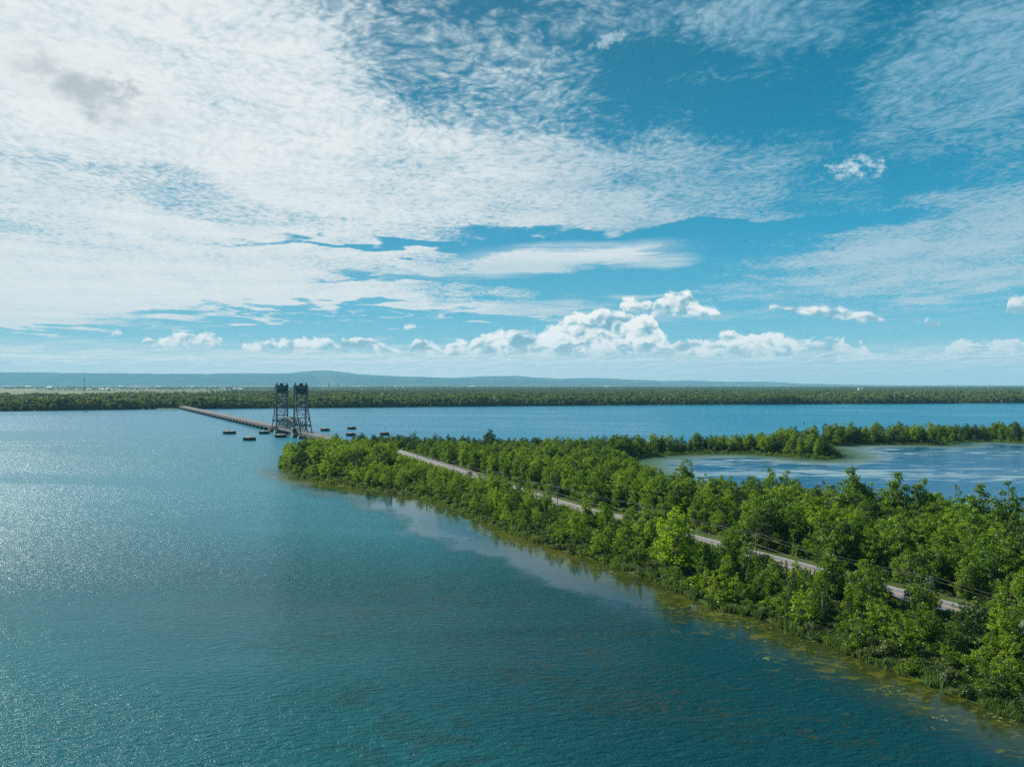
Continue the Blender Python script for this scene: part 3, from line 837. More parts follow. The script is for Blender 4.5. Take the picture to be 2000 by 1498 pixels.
def zone_of(x, y, ro, ls, nd):
    if x > 70 and y > 520 and (x > 105 or y > 575): return 'strip'
    if ro < 0: return 'tip' if y > 415 else 'bank'
    if y > 520: return 'dark_end' if x < 25 else 'neck'
    return 'wood'

def plant_fn(x, y, sd, ro, ls, nd):
    if not in_view(x, y): return
    z = zone_of(x, y, ro, ls, nd); n1, n2 = nz(x, y, 0.02, 1), nz(x, y, 0.07, 5); r = random.random()
    if z == 'bank':
        if ro > -7.0: return
        if nd < 2.5: return
        if ro > -12.0 and r < 0.35: return
        edge = nd < 10
        if r < (0.36 if edge else 0.16): k, h = 'shrub', random.uniform(2.2, 4.2)
        elif r < 0.66 and not (n1 > 0.15 and not edge): k, h = 'young', random.uniform(4.5, 8.0)
        elif r < 0.72: k, h = 'cedar', random.uniform(5, 8)
        elif edge: k, h = 'young', random.uniform(6.0, 9.5)
        else: k, h = 'young', random.uniform(7.0, 12.0)
        if y < 215 and not edge and k != 'shrub': h *= 1.2
        while hides_road(x, y, h, h * 0.22) and h > 2.0: h *= 0.82
        if h < 2.4: return
        if k != 'shrub' and h < 4.2: k = 'shrub'
        t = random.choices(('bright', 'mid', 'dark'), (2, 4, 1.2))[0] if k == 'young' else random.choices(('mid', 'dark', 'pale'), (4, 1.5, 2))[0]
    elif z == 'tip':
        if ro > -9.0 or nd < 1.5 or random.random() < 0.30: return
        if nd < 7: k, h = ('shrub', random.uniform(2.5, 4.5)) if r < 0.6 else ('young', random.uniform(5, 8))
        elif r < 0.72: k, h = 'poplar', random.uniform(10.0, 16.0) * (1 + 0.14 * n1)
        elif r < 0.76: k, h = 'cedar', random.uniform(8, 12)
        else: k, h = 'young', random.uniform(7, 10)
        if y < 470: h *= 0.62
        if y > 585: h *= 0.72
        elif y > 560: h *= 0.85
        while hides_road(x, y, h, h * 0.22) and h > 2.0: h *= 0.85
        if h < 3: return
        if k == 'poplar' and h < 8: k = 'young'
        t = random.choices(('bright', 'mid', 'dark', ), (5, 3, 1))[0]
        if k == 'shrub': t = random.choice(('mid', 'pale'))
    elif z in ('wood', 'neck', 'dark_end'):
        if ro < 10.0 or sd < 2.0 or random.random() < 0.10: return
        if y > 520 and sd < 3.5: k, h = 'young', random.uniform(5, 8)
        elif ro < 14 and r < 0.4: k, h = 'shrub', random.uniform(2, 4.5)
        elif r < 0.80: k, h = 'poplar', random.uniform(9.2, 15.8) * (1 + 0.16 * n1)
        elif r < 0.85: k, h = 'cedar', random.uniform(8, 12)
        else: k, h = 'young', random.uniform(7.5, 10.5)
        if y > 560: h *= 0.72 if z == 'dark_end' else 0.84
        if r > 0.93 and ro > 25 and y < 520: k, h = 'lone', random.uniform(12, 16.5)
        if x > 35 and 380 < y < 590: h *= 0.72
        t = random.choices(('bright', 'mid', 'dark'), (1.6 + n2, 4, 1.3) if z == 'wood' else (1.2, 3, 2))[0]
        if z == 'dark_end' and sd < 40 and y > 600: t = 'dark'
        if k == 'shrub': t = 'mid'
        if k == 'lone': t = 'bright'
    else:
        if sd < 1.5: return
        if ls < 8: k, h = ('shrub', random.uniform(2, 4)) if r < 0.6 else ('young', random.uniform(4, 8))
        elif nz(x, y, 0.045, 30) < -0.42: return
        elif r < 0.55: k, h = 'poplar', random.uniform(7, 17) * (1 + 0.3 * n1)
        elif r < 0.66: k, h = 'lone', random.uniform(13, 19)
        elif r < 0.86: k, h = 'cedar', random.uniform(7, 12)
        else: k, h = 'young', random.uniform(6, 9)
        if x < 225: h *= 0.86
        t = random.choices(('bright', 'mid', 'dark'), (0.6, 3, 2.4))[0]
        if k == 'shrub': t = 'dark' if r < .3 else 'mid'
        if k == 'lone': t = 'pale' if r < .6 else 'bright'
    if k == 'young' and h > 9.2: k = 'poplar'
    plants.append(Plant(k, x, y, h, t, z, None, (1.55 if z == 'tip' else 1.3 if z in ('dark_end', 'neck') else 1.12) * random.uniform(0.9, 1.15)))
scatter((-190, 330), (60, 330), 5.2, plant_fn)
scatter((-190, 330), (330, 760), 6.4, plant_fn)
scatter((330, 700), (560, 860), 6.6, plant_fn)
scatter((330, 620), (60, 330), 7.0, plant_fn)

# trees that stand out in the photograph: column of the trunk, row of its top, distance, kind
def hero(px, ptop, d, k, tint, lab, wide=1.0, clear=5.0):
    global plants
    x = (px - 1000) / F * d; h = H - (ptop - HZ) * d / F - 1.5
    plants = [p for p in plants if p.lab or math.hypot(p.x - x, p.y - d) > clear]
    plants.append(Plant(k, x, d, h, tint, 'hero', lab, wide))
for a in [(1322, 983, 223, 'lone', 'lime', 'tall bright yellow-green tree on the near bank, overtopping the power line', 1.15, 7),
          (957, 836, 650, 'lone', 'dark', 'big dark rounded tree standing highest at the far shore beyond the road', 1.25, 8),
          (905, 848, 660, 'poplar', 'dark', 'dark tree left of the big rounded one at the far shore', 1.1, 6),
          (850, 845, 668, 'poplar', 'dark', 'wide dark tree in the clump behind the first bend of the road', 1.3, 6),
          (812, 840, 668, 'poplar', 'dark', 'tall dark tree leading the clump near the bridge end', 1.0, 6),
          (715, 851, 560, 'poplar', 'bright', 'tall bright tree on the tip of the spit, in front of the bridge road', 1.1, 5),
          (672, 866, 545, 'poplar', 'mid', 'green tree near the middle of the tip, left of the tallest bright one', 1.2, 5),
          (575, 862, 575, 'poplar', 'bright', 'bright tree at the outer end of the spit below the lift bridge', 1.2, 5),
          (1663, 906, 292, 'lone', 'mid', 'round crowned tree standing clear of the wood against the lagoon', 1.0, 7),
          (1702, 938, 289, 'young', 'pale', 'thin grey half-bare tree beside the round crowned one at the lagoon', 0.8, 4),
          (1340, 893, 372, 'poplar', 'mid', 'tall pointed tree at the lagoon side of the wood, left of the pair', 1.1, 5),
          (1502, 903, 338, 'poplar', 'mid', 'left tree of the pair standing against the lagoon', 0.95, 5),
          (1538, 908, 334, 'poplar', 'mid', 'right tree of the pair standing against the lagoon', 1.0, 5),
          (1757, 918, 280, 'poplar', 'mid', 'tall tree with an uneven top right of the grey half-bare one', 1.2, 5),
          (1806, 932, 277, 'poplar', 'mid', 'second tall tree right of the grey half-bare one', 1.0, 5),
          (1868, 946, 268, 'young', 'mid', 'small round topped tree on the wood edge before the open lagoon', 0.8, 4),
          (1912, 940, 262, 'poplar', 'mid', 'tall loose tree near the right end of the lagoon edge', 1.2, 5),
          (1972, 934, 258, 'poplar', 'mid', 'tall tree at the right end of the lagoon edge', 1.2, 5),
          (1625, 1065, 196, 'poplar', 'mid', 'broad leafy tree on the near bank hiding the road', 1.2, 5),
          (1690, 1085, 190, 'poplar', 'mid', 'second leafy tree on the near bank, right of the broad one hiding the road', 1.25, 5),
          (1450, 1043, 222, 'poplar', 'mid', 'leafy tree beside the fourth utility pole', 1.1, 4),
          (1555, 1082, 202, 'young', 'bright', 'small pointed tree standing before the open road', 0.7, 4),
          (1800, 1105, 180, 'young', 'mid', 'leafy tree left of the nearest utility pole', 1.0, 4),
          (1640, 831, 705, 'poplar', 'mid', 'tallest tree on the strip beyond the lagoon', 1.6, 6),
          (1880, 1170, 165, 'poplar', 'dark', 'dark tree at the corner of the near bank', 0.9, 5),
          (1494, 846, 640, 'young', 'autumn', 'small yellow tree among the green ones on the strip beyond the lagoon', 1.3, 3),
          (1558, 1172, 196, 'shrub', 'russet', 'small reddish brown shrub on the near bank above the floating weed', 0.7, 1.5),
          (1985, 1150, 158, 'young', 'mid', 'leafy tree on the near bank close to the right edge', 1.1, 5)]:
    hero(*a)

# a row of trees between water and road where the photograph shows the road hidden
def screen_row():
    rp = np.array(sorted([(*pix(u, v, 2.2), u, v) for u, v in road_land if v > 60]))
    for px in np.arange(945, 2040, 11.0):
        if any(a - 6 < px < b + 6 for a, b in OPEN): continue
        u, v = np.interp(px, rp[:, 0], rp[:, 2]), np.interp(px, rp[:, 0], rp[:, 3])
        off = random.uniform(9.5, 15.0)
        i = int(np.argmin(np.abs(road_land[:, 1] - v))); i = min(max(i, 1), len(road_land) - 2)
        t = road_land[i + 1] - road_land[i - 1]; t /= np.hypot(*t); q = np.array([u, v]) - np.array([-t[1], t[0]]) * off
        if min(math.hypot(p.x - q[0], p.y - q[1]) for p in plants) < 1.8: continue
        h = random.uniform(5.5, 9.5)
        while hides_road(q[0], q[1], h, h * 0.25) and h > 3.5: h *= 0.85
        if h <= 3.6: continue
        plants.append(Plant('young', q[0], q[1], h, random.choice(('bright', 'mid', 'mid')), 'bank', None, random.uniform(1.1, 1.4)))
screen_row()
PA = np.array([(p.x, p.y) for p in plants]); psd, pro = sdist(PA, land_poly), road_off(PA)
_ns = np.array(near_shore); pls = seg_dist(PA, lagoon_poly, np.roll(lagoon_poly, -1, 0)); pnd = seg_dist(PA, _ns[:-1], _ns[1:])
for p, z, a, b, c in zip(plants, ground_h(PA, psd, pro), pro, pls, pnd): p.z = float(z) - 0.05; p.ro, p.ls, p.nd = a, b, c

# ------------------------------------------------------------------ words for the trees and shrubs
def place_words(p):
    if p.zone == 'strip':
        q = pix(p.x, p.y, 5)[0]
        return 'on the strip beyond the lagoon' + (', left part' if q < 1450 else ', on the point' if q < 1650 else ', right part')
    if p.zone in ('dark_end', 'neck'):
        return 'between road bend and far shore' if p.zone == 'dark_end' else 'in the wood left of the lagoon'
    if p.zone == 'tip': return 'on the wooded tip of the spit near the bridge' if p.y > 500 else 'between the parked-looking car and the water'.replace('parked-looking ', '')
    i = min(range(5), key=lambda i: abs(poles[i][1] - p.y)); w = ['farthest', 'second farthest', 'middle', 'second nearest', 'nearest'][i]
    side = 'on the near bank' if p.zone == 'bank' else 'across the road'
    dp = ''
    if p.zone == 'wood':
        r_ = p.ro; dp = ', front row' if r_ < 20 else ', near the lagoon' if p.ls < 18 else ', in its middle' if r_ < 45 else ', deep inside'
    elif p.zone == 'bank': dp = ', at the waterline' if p.nd < 8 else ', close to the road' if p.ro > -14 else ''
    return f'{side} by the {w} pole{dp}'
TW = {'lime': 'lime green', 'autumn': 'yellow', 'russet': 'reddish', 'bright': 'yellow-green', 'mid': 'green', 'dark': 'dark green', 'pale': 'greyish green'}
def words(p):
    if p.lab: return p.lab
    if p.k == 'shrub': return f'low {TW[p.tint]} shrub {place_words(p)}'
    if p.k == 'cedar': return f"{'tall' if p.h > 9 else 'short'} narrow dark cedar {place_words(p)}"
    s = 'very tall' if p.h > 14.5 else 'tall' if p.h > 12.5 else 'middling' if p.h > 10 else 'small' if p.h > 7 else 'very small'
    return f'{s} {TW[p.tint]} tree {place_words(p)}'

vis = [p for p in plants if in_view(p.x, p.y, 0)]
def by_size(l, n):
    for p in l: p_ = p
    return sorted(l, key=lambda p: -(p.h / p.y) * (1.35 if p.zone in ('bank', 'tip', 'hero') else 1.0) - (9 if p.lab else 0))[:n]
single = by_size([p for p in vis if SPECIES[p.k][1] == 'tree'], 292) + by_size([p for p in vis if p.k == 'cedar'], 70) + by_size([p for p in vis if p.k == 'shrub'], 200)
chosen = set(id(p) for p in single)
rest = [p for p in plants if id(p) not in chosen]
lab_of = {id(p): words(p) for p in single}
same = {}
for p in single: same.setdefault(lab_of[id(p)], []).append(p)
ORD = ['leftmost', 'second', 'third', 'fourth', 'fifth', 'sixth', 'seventh', 'eighth', 'ninth', 'tenth', 'eleventh', 'twelfth', 'thirteenth', 'fourteenth', 'fifteenth', 'sixteenth', 'seventeenth', 'eighteenth']
for l, g in same.items():
    if 2 <= len(g) <= 18:
        g.sort(key=lambda p: p.x / p.y)
        for i, p in enumerate(g):
            lab_of[id(p)] = l + (', leftmost' if i == 0 else ', rightmost' if i == len(g) - 1 else f', {ORD[i]} from left')

def short(l):
    for a, b in ((' the ', ' '), ('in its middle', 'midway'), ('close to', 'by'), (' across road', ' across road')):
        if len(l.split()) > 16: l = l.replace(a, b)
    return l
lab_of = {k: short(v) for k, v in lab_of.items()}
NAMES = {'tree': 'broadleaf_tree', 'cedar': 'cedar_tree', 'shrub': 'shrub'}
for p in single:
    H0, cat = SPECIES[p.k]; s = p.h / H0; t, crown, trunk = SHAPES[p.k][p.v]
    root = empty(NAMES[cat], (p.x, p.y, p.z), p.rz, lab_of[id(p)], cat, None if p.lab else {'tree': 'broadleaf trees of the spit and the strip', 'cedar': 'narrow cedars among the trees', 'shrub': 'shrubs along the banks and the road'}[cat])
    root.scale = (s * p.wide, s * p.wide, s)
    link('crown', crown, root); link('stem' if cat == 'shrub' else 'trunk', trunk, root)

def instance_mass(name, pts, protos, label, trunks=None):
    """one object: points that carry copies of the given meshes (geometry nodes)"""
    P = np.array([q[:3] for q in pts], np.float32)
    me = bpy.data.meshes.new(name); me.vertices.add(len(P)); me.vertices.foreach_set('co', P.ravel())
    for n, typ, i in (('kind_id', 'INT', 3), ('turn', 'FLOAT', 4), ('size', 'FLOAT', 5), ('wide', 'FLOAT', 6)):
        a = me.attributes.new(n, typ, 'POINT'); a.data.foreach_set('value', np.array([q[i] for q in pts], np.int32 if typ == 'INT' else np.float32))
    o = link(name, me); tag(o, label, None, None, 'stuff')
    ng = bpy.data.node_groups.new(name, 'GeometryNodeTree')
    ng.interface.new_socket('Geometry', in_out='INPUT', socket_type='NodeSocketGeometry')
    ng.interface.new_socket('Geometry', in_out='OUTPUT', socket_type='NodeSocketGeometry')
    N, L = ng.nodes, ng.links
    gi, go, jn = N.new('NodeGroupInput'), N.new('NodeGroupOutput'), N.new('GeometryNodeJoinGeometry')
    def at(n, typ):
        a = N.new('GeometryNodeInputNamedAttribute'); a.data_type = typ; a.inputs['Name'].default_value = n; return a.outputs['Attribute']
    kid, turn, size, wide = at('kind_id', 'INT'), at('turn', 'FLOAT'), at('size', 'FLOAT'), at('wide', 'FLOAT')
    rot = N.new('ShaderNodeCombineXYZ'); L.new(turn, rot.inputs[2])
    sc = N.new('ShaderNodeCombineXYZ'); mu = N.new('ShaderNodeMath'); mu.operation = 'MULTIPLY'
    L.new(size, mu.inputs[0]); L.new(wide, mu.inputs[1])
    L.new(mu.outputs[0], sc.inputs[0]); L.new(mu.outputs[0], sc.inputs[1]); L.new(size, sc.inputs[2])
    for i, ob in protos:
        cmp_ = N.new('FunctionNodeCompare'); cmp_.data_type = 'INT'; cmp_.operation = 'EQUAL'
        L.new(kid, cmp_.inputs[2]); cmp_.inputs[3].default_value = i
        oi = N.new('GeometryNodeObjectInfo'); oi.transform_space = 'ORIGINAL'; oi.inputs['Object'].default_value = ob; oi.inputs['As Instance'].default_value = True
        ip = N.new('GeometryNodeInstanceOnPoints')
        L.new(gi.outputs[0], ip.inputs['Points']); L.new(cmp_.outputs[0], ip.inputs['Selection']); L.new(oi.outputs['Geometry'], ip.inputs['Instance'])
        L.new(rot.outputs[0], ip.inputs['Rotation']); L.new(sc.outputs[0], ip.inputs['Scale'])
        L.new(ip.outputs[0], jn.inputs[0])
    L.new(jn.outputs[0], go.inputs[0])
    md = o.modifiers.new('copies', 'NODES'); md.node_group = ng
    return o

# the many trees beyond the ones built singly: one mass, copying crowns and trunks that stand in the scene
byme = {}
for o in COL.objects:
    if o.type == 'MESH' and o.data.name.split('.')[0] in ('crown', 'trunk'): byme.setdefault(o.data.name, o)
keys = [(k, v) for k in ('poplar', 'young', 'lone', 'cedar', 'shrub') for v in range(len(SHAPES[k]))]
def mass(zones, name, label):
    sub = [p for p in rest if p.zone in zones]
    if not sub: return
    pts, protos, seen = [], [], set()
    for p in sub:
        s = SHAPES[p.k]; v = p.v
        if s[v][1].name not in byme: v = next(i for i in range(len(s)) if s[i][1].name in byme and s[i][0] not in ('autumn', 'russet', 'lime'))
        kid = keys.index((p.k, v)); pts.append((p.x, p.y, p.z, kid, p.rz, p.h / SPECIES[p.k][0], p.wide))
        if kid not in seen:
            seen.add(kid); protos += [(kid, byme[s[v][1].name]), (kid, byme[s[v][2].name])]
    instance_mass(name, pts, protos, label)
mass(('wood', 'neck', 'dark_end', 'bank', 'tip', 'hero'), 'woodland', 'dense green woodland filling the spit behind the single trees')
mass(('strip',), 'strip_woodland', 'thin belt of trees on the strip between lagoon and river')
print('plants', len(plants), 'single', len(single), 'rest', len(rest))

# ------------------------------------------------------------------ reeds and ground cover
def blades(name, spots, label, mat):
    """tufts of upright blades: each spot is x, y, z, height"""
    S = np.array(spots, np.float32); n = len(S); rng = np.random.default_rng(5)
    a = rng.random(n) * 6.283; w = 0.05 + 0.07 * rng.random(n); lean = rng.normal(size=(n, 2)) * 0.28
    u = np.stack([np.cos(a), np.sin(a), np.zeros(n)], 1) * w[:, None]; b = S[:, :3]; h = S[:, 3]
    mid = b + np.column_stack([lean * h[:, None] * 0.35, h * 0.6]); top = b + np.column_stack([lean * h[:, None], h])
    V = np.stack([b - u, b + u, mid + u * 0.9, mid - u * 0.9, top + u * 0.15, top - u * 0.15], 1).reshape(-1, 3)
    i = np.arange(n) * 6; Fc = np.concatenate([np.stack([i, i + 1, i + 2, i + 3], 1), np.stack([i + 3, i + 2, i + 4, i + 5], 1)])
    t = np.clip(0.5 + 0.3 * rng.normal(size=n), 0, 1)
    return tag(link(name, mesh_np(name, V, Fc, mat, {'tint': ('FACE', np.concatenate([t, t]))})), label, None, None, 'stuff')
def build_reeds():
    ns = np.array(near_shore[:-3]); sp = []
    for a, b in zip(ns[:-1], ns[1:]):
        L = np.hypot(*(b - a)); t = (b - a) / L; nn = np.array([-t[1], t[0]])
        if inside(np.array([(a + b) / 2 + nn * 3]), land_poly)[0] == False: nn = -nn
        d = (a[1] + b[1]) / 2
        for _ in range(int(L * (60 if d < 240 else 30 if d < 400 else 12))):
            s = random.random() * L; q0 = a + t * s
            wv = 2.4 + 2.6 * nz(q0[0], q0[1], 0.06, 3)
            o = random.uniform(-1.6, 1.0) + random.random() ** 1.5 * max(1.0, wv + 2.0)
            q = q0 + nn * o + t * 0
            c = nz(q[0], q[1], 0.35, 8)
            if c < -0.12 or nz(q[0], q[1], 0.09, 21) < -0.18: continue
            sp.append((q[0], q[1], -0.1 + max(0, o) * 0.1, (1.0 + 1.2 * c + random.random() * 0.7)))
    blades('reeds', sp, 'green reeds along the waterline of the spit', M['reed'])
    # lagoon side and the strip
    lp = np.array(strip_near[:-1]); sp = []
    for a, b in zip(lp[:-1], lp[1:]):
        L = np.hypot(*(b - a)); t = (b - a) / L
        for _ in range(int(L * 7)):
            q = a + t * random.random() * L + np.array([random.gauss(0, 1.2), random.gauss(0, 1.5)])
            sp.append((q[0], q[1], -0.1, 1.6 + random.random()))
    blades('reeds', sp, 'darker reeds around the far edge of the lagoon', M['reed'])
build_reeds()
def build_cover():
    pts = []; sh = [(i, byme[s[1].name]) for i, s in enumerate(SHAPES['shrub']) if s[1].name in byme and s[0] != 'russet']
    ids = [i for i, _ in sh]
    def fn(x, y, sd, ro, ls, nd):
        if not in_view(x, y) or abs(ro) < (7.5 if ro < 0 else 9.5): return
        if sd < 0.2: return
        h = random.uniform(0.9, 2.3) * (0.55 if abs(ro) < 12 else 1.0)
        pts.append((x, y, 1.2 if sd > 8 else sd * 0.13, random.choice(ids), random.random() * 6.28, h / 3.4, 1.5))
    scatter((-190, 330), (60, 330), 2.3, fn); scatter((-190, 330), (330, 760), 3.3, fn); scatter((330, 700), (560, 860), 6.0, fn)
    instance_mass('undergrowth', pts, sh, 'leafy undergrowth and tall weeds between the trees')
    print('cover', len(pts))
build_cover()

def build_lilies():
    """floating leaf mats as real thin irregular discs"""
    V, Fc, T = [], [], []; rng = np.random.default_rng(3)
    def pad(x, y, r):
        n = 7; a0 = rng.random() * 6.28; o = len(V)
        for k in range(n):
            a = a0 + 6.283 * k / n; q = r * (0.6 + 0.6 * rng.random()); V.append((x + q * 1.5 * math.cos(a), y + q * math.sin(a), 0.02 + 0.015 * rng.random()))
        for k in range(1, n - 1, 2):
            Fc.append((o, o + k, o + k + 1, o + (k + 2 if k + 2 < n else k + 1)))
        T.extend([rng.random()] * 3)
    for (px, py, n, s) in [(1410, 1199, 40, 1.8), (1350, 1186, 30, 3.0), (1480, 1218, 30, 3.5), (1560, 1252, 24, 3.5), (1466, 1225, 6, .8), (1494, 1286, 12, 1.0), (1738, 1345, 16, 1.3), (1840, 1404, 8, .9), (1575, 1232, 6, .7), (1960, 1400, 20, 2.0), (1650, 1265, 5, .7)]:
        x, y = Wp(px, py)
        for _ in range(n): pad(x + rng.normal() * s, y + rng.normal() * s * 0.7, 0.09 + 0.15 * rng.random())
    Fc2 = [f if f[3] != f[2] else f[:3] for f in Fc]
    me = bpy.data.meshes.new('water_lilies'); me.from_pydata(V, [], Fc2)
    me.materials.append(leaf_mat('lily_leaves', (0.10, 0.17, 0.045), (0.20, 0.28, 0.10), 0.1))
    a = me.attributes.new('tint', 'FLOAT', 'FACE'); a.data.foreach_set('value', np.array(T[:len(Fc2)], np.float32)); me.update()
    tag(link('water_lilies', me), 'pale green floating leaves in small patches off the near bank', None, None, 'stuff')
build_lilies()

# ------------------------------------------------------------------ the lift bridge
M['galv'] = worn('galvanised_steel', (0.34, 0.35, 0.36), (0.24, 0.25, 0.26), 1.0, 0.5, 0.4)
M['silo'] = worn('white_silo', (0.75, 0.75, 0.74), (0.62, 0.62, 0.60), 0.3, 0.6)
M['steel'] = worn('grey_green_bridge_steel', (0.075, 0.090, 0.092), (0.125, 0.140, 0.140), 0.25, 0.55, 0.1, (0.20, 0.13, 0.10))
M['steel_light'] = worn('faded_bridge_steel', (0.17, 0.19, 0.195), (0.11, 0.13, 0.13), 0.4, 0.55, 0.2, (0.26, 0.17, 0.13))
M['weight'] = worn('dark_green_counterweight', (0.038, 0.070, 0.058), (0.055, 0.088, 0.070), 0.3, 0.8)
M['concrete'] = worn('weathered_concrete', (0.17, 0.165, 0.15), (0.26, 0.25, 0.23), 0.2, 0.9, c3=(0.08, 0.085, 0.07))
M['concrete_dark'] = worn('stained_dark_concrete', (0.050, 0.058, 0.055), (0.095, 0.10, 0.09), 0.3, 0.9)
M['deck'] = worn('dark_deck_asphalt', (0.060, 0.062, 0.068), (0.090, 0.090, 0.095), 0.2, 0.9)
M['parapet'] = worn('pinkish_pale_parapet', (0.125, 0.125, 0.128), (0.18, 0.178, 0.178), 0.15, 0.9)
A_S = Vector((-0.483, 0.8755, 0)).normalized(); A_T = Vector((A_S.y, -A_S.x, 0))      # along the bridge (outwards) and to its right
B0 = Vector((231 - 0.552 * 700, 700, 0))
S = lambda d: (d - 700) / 0.8755
def bp(s, t, z): return tuple(A_S * s + A_T * t + Vector((0, 0, z)))
def build_bridge():
    root = empty('lift_bridge', B0, 0, 'dark steel vertical lift bridge with twin towers on a long low causeway', 'bridge')
    zd = lambda s: float(np.interp(s, [-12, S(760), S(1728), S(1790)], [4.9, 6.0, 6.0, 4.0]))
    sn, sf = S(816), S(887)          # upright legs of the near and the far tower
    bk = 27.0
    # roadway slabs of the two approaches
    for (s0, s1) in ((-6, sn + 1.0), (sf - 1.0, S(1762))):
        b = MB(); n = max(2, int((s1 - s0) / 24)); ss = np.linspace(s0, s1, n + 1)
        for i in range(n):
            a, c = ss[i], ss[i + 1]; za, zc = zd(a), zd(c)
            vs = [bp(a, -5.6, za - .5), bp(c, -5.6, zc - .5), bp(c, 5.6, zc - .5), bp(a, 5.6, za - .5), bp(a, -5.6, za), bp(c, -5.6, zc), bp(c, 5.6, zc), bp(a, 5.6, za)]
            b.add(vs, MB.BF)
        dk = b.build('approach_deck', M['deck'], root)
        for sgn in (-1, 1):
            p = MB()
            for i in range(n):
                a, c = ss[i], ss[i + 1]; za, zc = zd(a), zd(c)
                t0, t1 = sorted((sgn * 5.2, sgn * 5.6))
                p.add([bp(a, t0, za + .003), bp(c, t0, zc + .003), bp(c, t1, zc + .003), bp(a, t1, za + .003), bp(a, t0, za + .95), bp(c, t0, zc + .95), bp(c, t1, zc + .95), bp(a, t1, za + .95)], MB.BF)
            p.build('parapet', M['parapet'], dk)
            g = MB()
            for i in range(n):
                a, c = ss[i], ss[i + 1]; za, zc = zd(a), zd(c)
                for t in (sgn * 5.0, sgn * 1.8):
                    # haunched girder: deeper over the piers
                    m_ = (a + c) / 2; zm = (za + zc) / 2
                    for (u, v, zu, zv, du, dv) in ((a, m_, za, zm, 2.6, 1.5), (m_, c, zm, zc, 1.5, 2.6)):
                        vs = [bp(u, t - .25, zu - .503 - du), bp(v, t - .25, zv - .503 - dv), bp(v, t + .25, zv - .503 - dv), bp(u, t + .25, zu - .503 - du),
                              bp(u, t - .25, zu - .503), bp(v, t - .25, zv - .503), bp(v, t + .25, zv - .503), bp(u, t + .25, zu - .503)]
                        g.add(vs, MB.BF)
            g.build('girder', M['concrete_dark'], dk)
            ln = MB()
            for i in range(n):
                a, c = ss[i], ss[i + 1]
                ln.add([bp(a, sgn * 3.5 - .08, zd(a) + .004), bp(c, sgn * 3.5 - .08, zd(c) + .004), bp(c, sgn * 3.5 + .08, zd(c) + .004), bp(a, sgn * 3.5 + .08, zd(a) + .004)], [(0, 1, 2, 3)])
            ln.build('edge_line', M['white_paint'], dk)
        for s in ss[0 if s0 > 0 else 1:]:
            if S(888) > s > S(800) : continue
            p = MB(); z1 = zd(s) - 3.11
            p.add([bp(s - .9, -5.8, -2), bp(s + .9, -5.8, -2), bp(s + .9, 5.8, -2), bp(s - .9, 5.8, -2), bp(s - .7, -5.4, z1), bp(s + .7, -5.4, z1), bp(s + .7, 5.4, z1), bp(s - .7, 5.4, z1)], MB.BF)
            p.build('pier', M['concrete_dark'], root)
    # main piers under the towers
    for s in (sn, sf, sn - bk, sf + bk):
        w = 3.4 if s in (sn, sf) else 2.4
        b = MB()
        b.add([bp(s - w, -9, -2), bp(s + w, -9, -2), bp(s + w, 9, -2), bp(s - w, 9, -2), bp(s - w * .85, -8.4, 3.0), bp(s + w * .85, -8.4, 3.0), bp(s + w * .85, 8.4, 3.0), bp(s - w * .85, 8.4, 3.0)], MB.BF)
        b.build('main_pier', M['concrete'], root)
    # towers
    T = 5.9; Z0, Z1 = 3.0, 53.0
    def bx2(mb, s0, s1, t0, t1, z0, z1): mb.add([bp(s0, t0, z0), bp(s1, t0, z0), bp(s1, t1, z0), bp(s0, t1, z0), bp(s0, t0, z1), bp(s1, t0, z1), bp(s1, t1, z1), bp(s0, t1, z1)], MB.BF)
    def tower(sb, out, lab):
        tw = bpy.data.objects.new('tower', None); COL.objects.link(tw); tw.parent = root; tw['label'] = lab
        back = lambda z: out * float(np.interp(z, [3, 28, 53], [bk, 10.0, 7.5]))
        wv = lambda z: T
        levels = [3, 11, 20, 28, 34.5, 41, 46.5, 53]
        for t in (-T, T):
            l = MB()       # upright leg: box column with lacing
            for dx, dy in ((-.5, -.5), (.5, -.5), (.5, .5), (-.5, .5)):
                l.bar(bp(sb + dx, t + dy, Z0), bp(sb + dx, t + dy, Z1 + 1), .46)
            z = Z0; k = 0
            while z < Z1:
                for (a, c) in (((-.5, -.5), (.5, -.5)), ((.5, -.5), (.5, .5)), ((.5, .5), (-.5, .5)), ((-.5, .5), (-.5, -.5))):
                    if k % 2: a, c = c, a
                    l.bar(bp(sb + a[0], t + a[1], z), bp(sb + c[0], t + c[1], z + 1.3), .22)
                z += 1.3; k += 1
            bx2(l, sb - .9, sb + .9, t - .9, t + .9, 44.0, 52.9)
            l.build('upright_leg', M['steel'], tw)
            l = MB()
            zz = [3, 10, 19, 28, 36, 44, 53]
            for a, c in zip(zz[:-1], zz[1:]): l.bar(bp(sb + back(a), t, a), bp(sb + back(c), t, c), .95, .95)
            l.build('raking_leg', M['steel'], tw)
            l = MB()       # side bracing between upright and raking leg
            for i, (a, c) in enumerate(zip(levels[:-1], levels[1:])):
                l.bar(bp(sb, t, c), bp(sb + back(c), t, c), .55)
                if i % 2: l.bar(bp(sb, t, a), bp(sb + back(c), t, c), .52)
                else: l.bar(bp(sb + back(a), t, a), bp(sb, t, c), .52)
            l.bar(bp(sb, t, 11), bp(sb + back(3) * .55, t, 3.2), .35)
            l.build('side_bracing', M['steel'], tw)
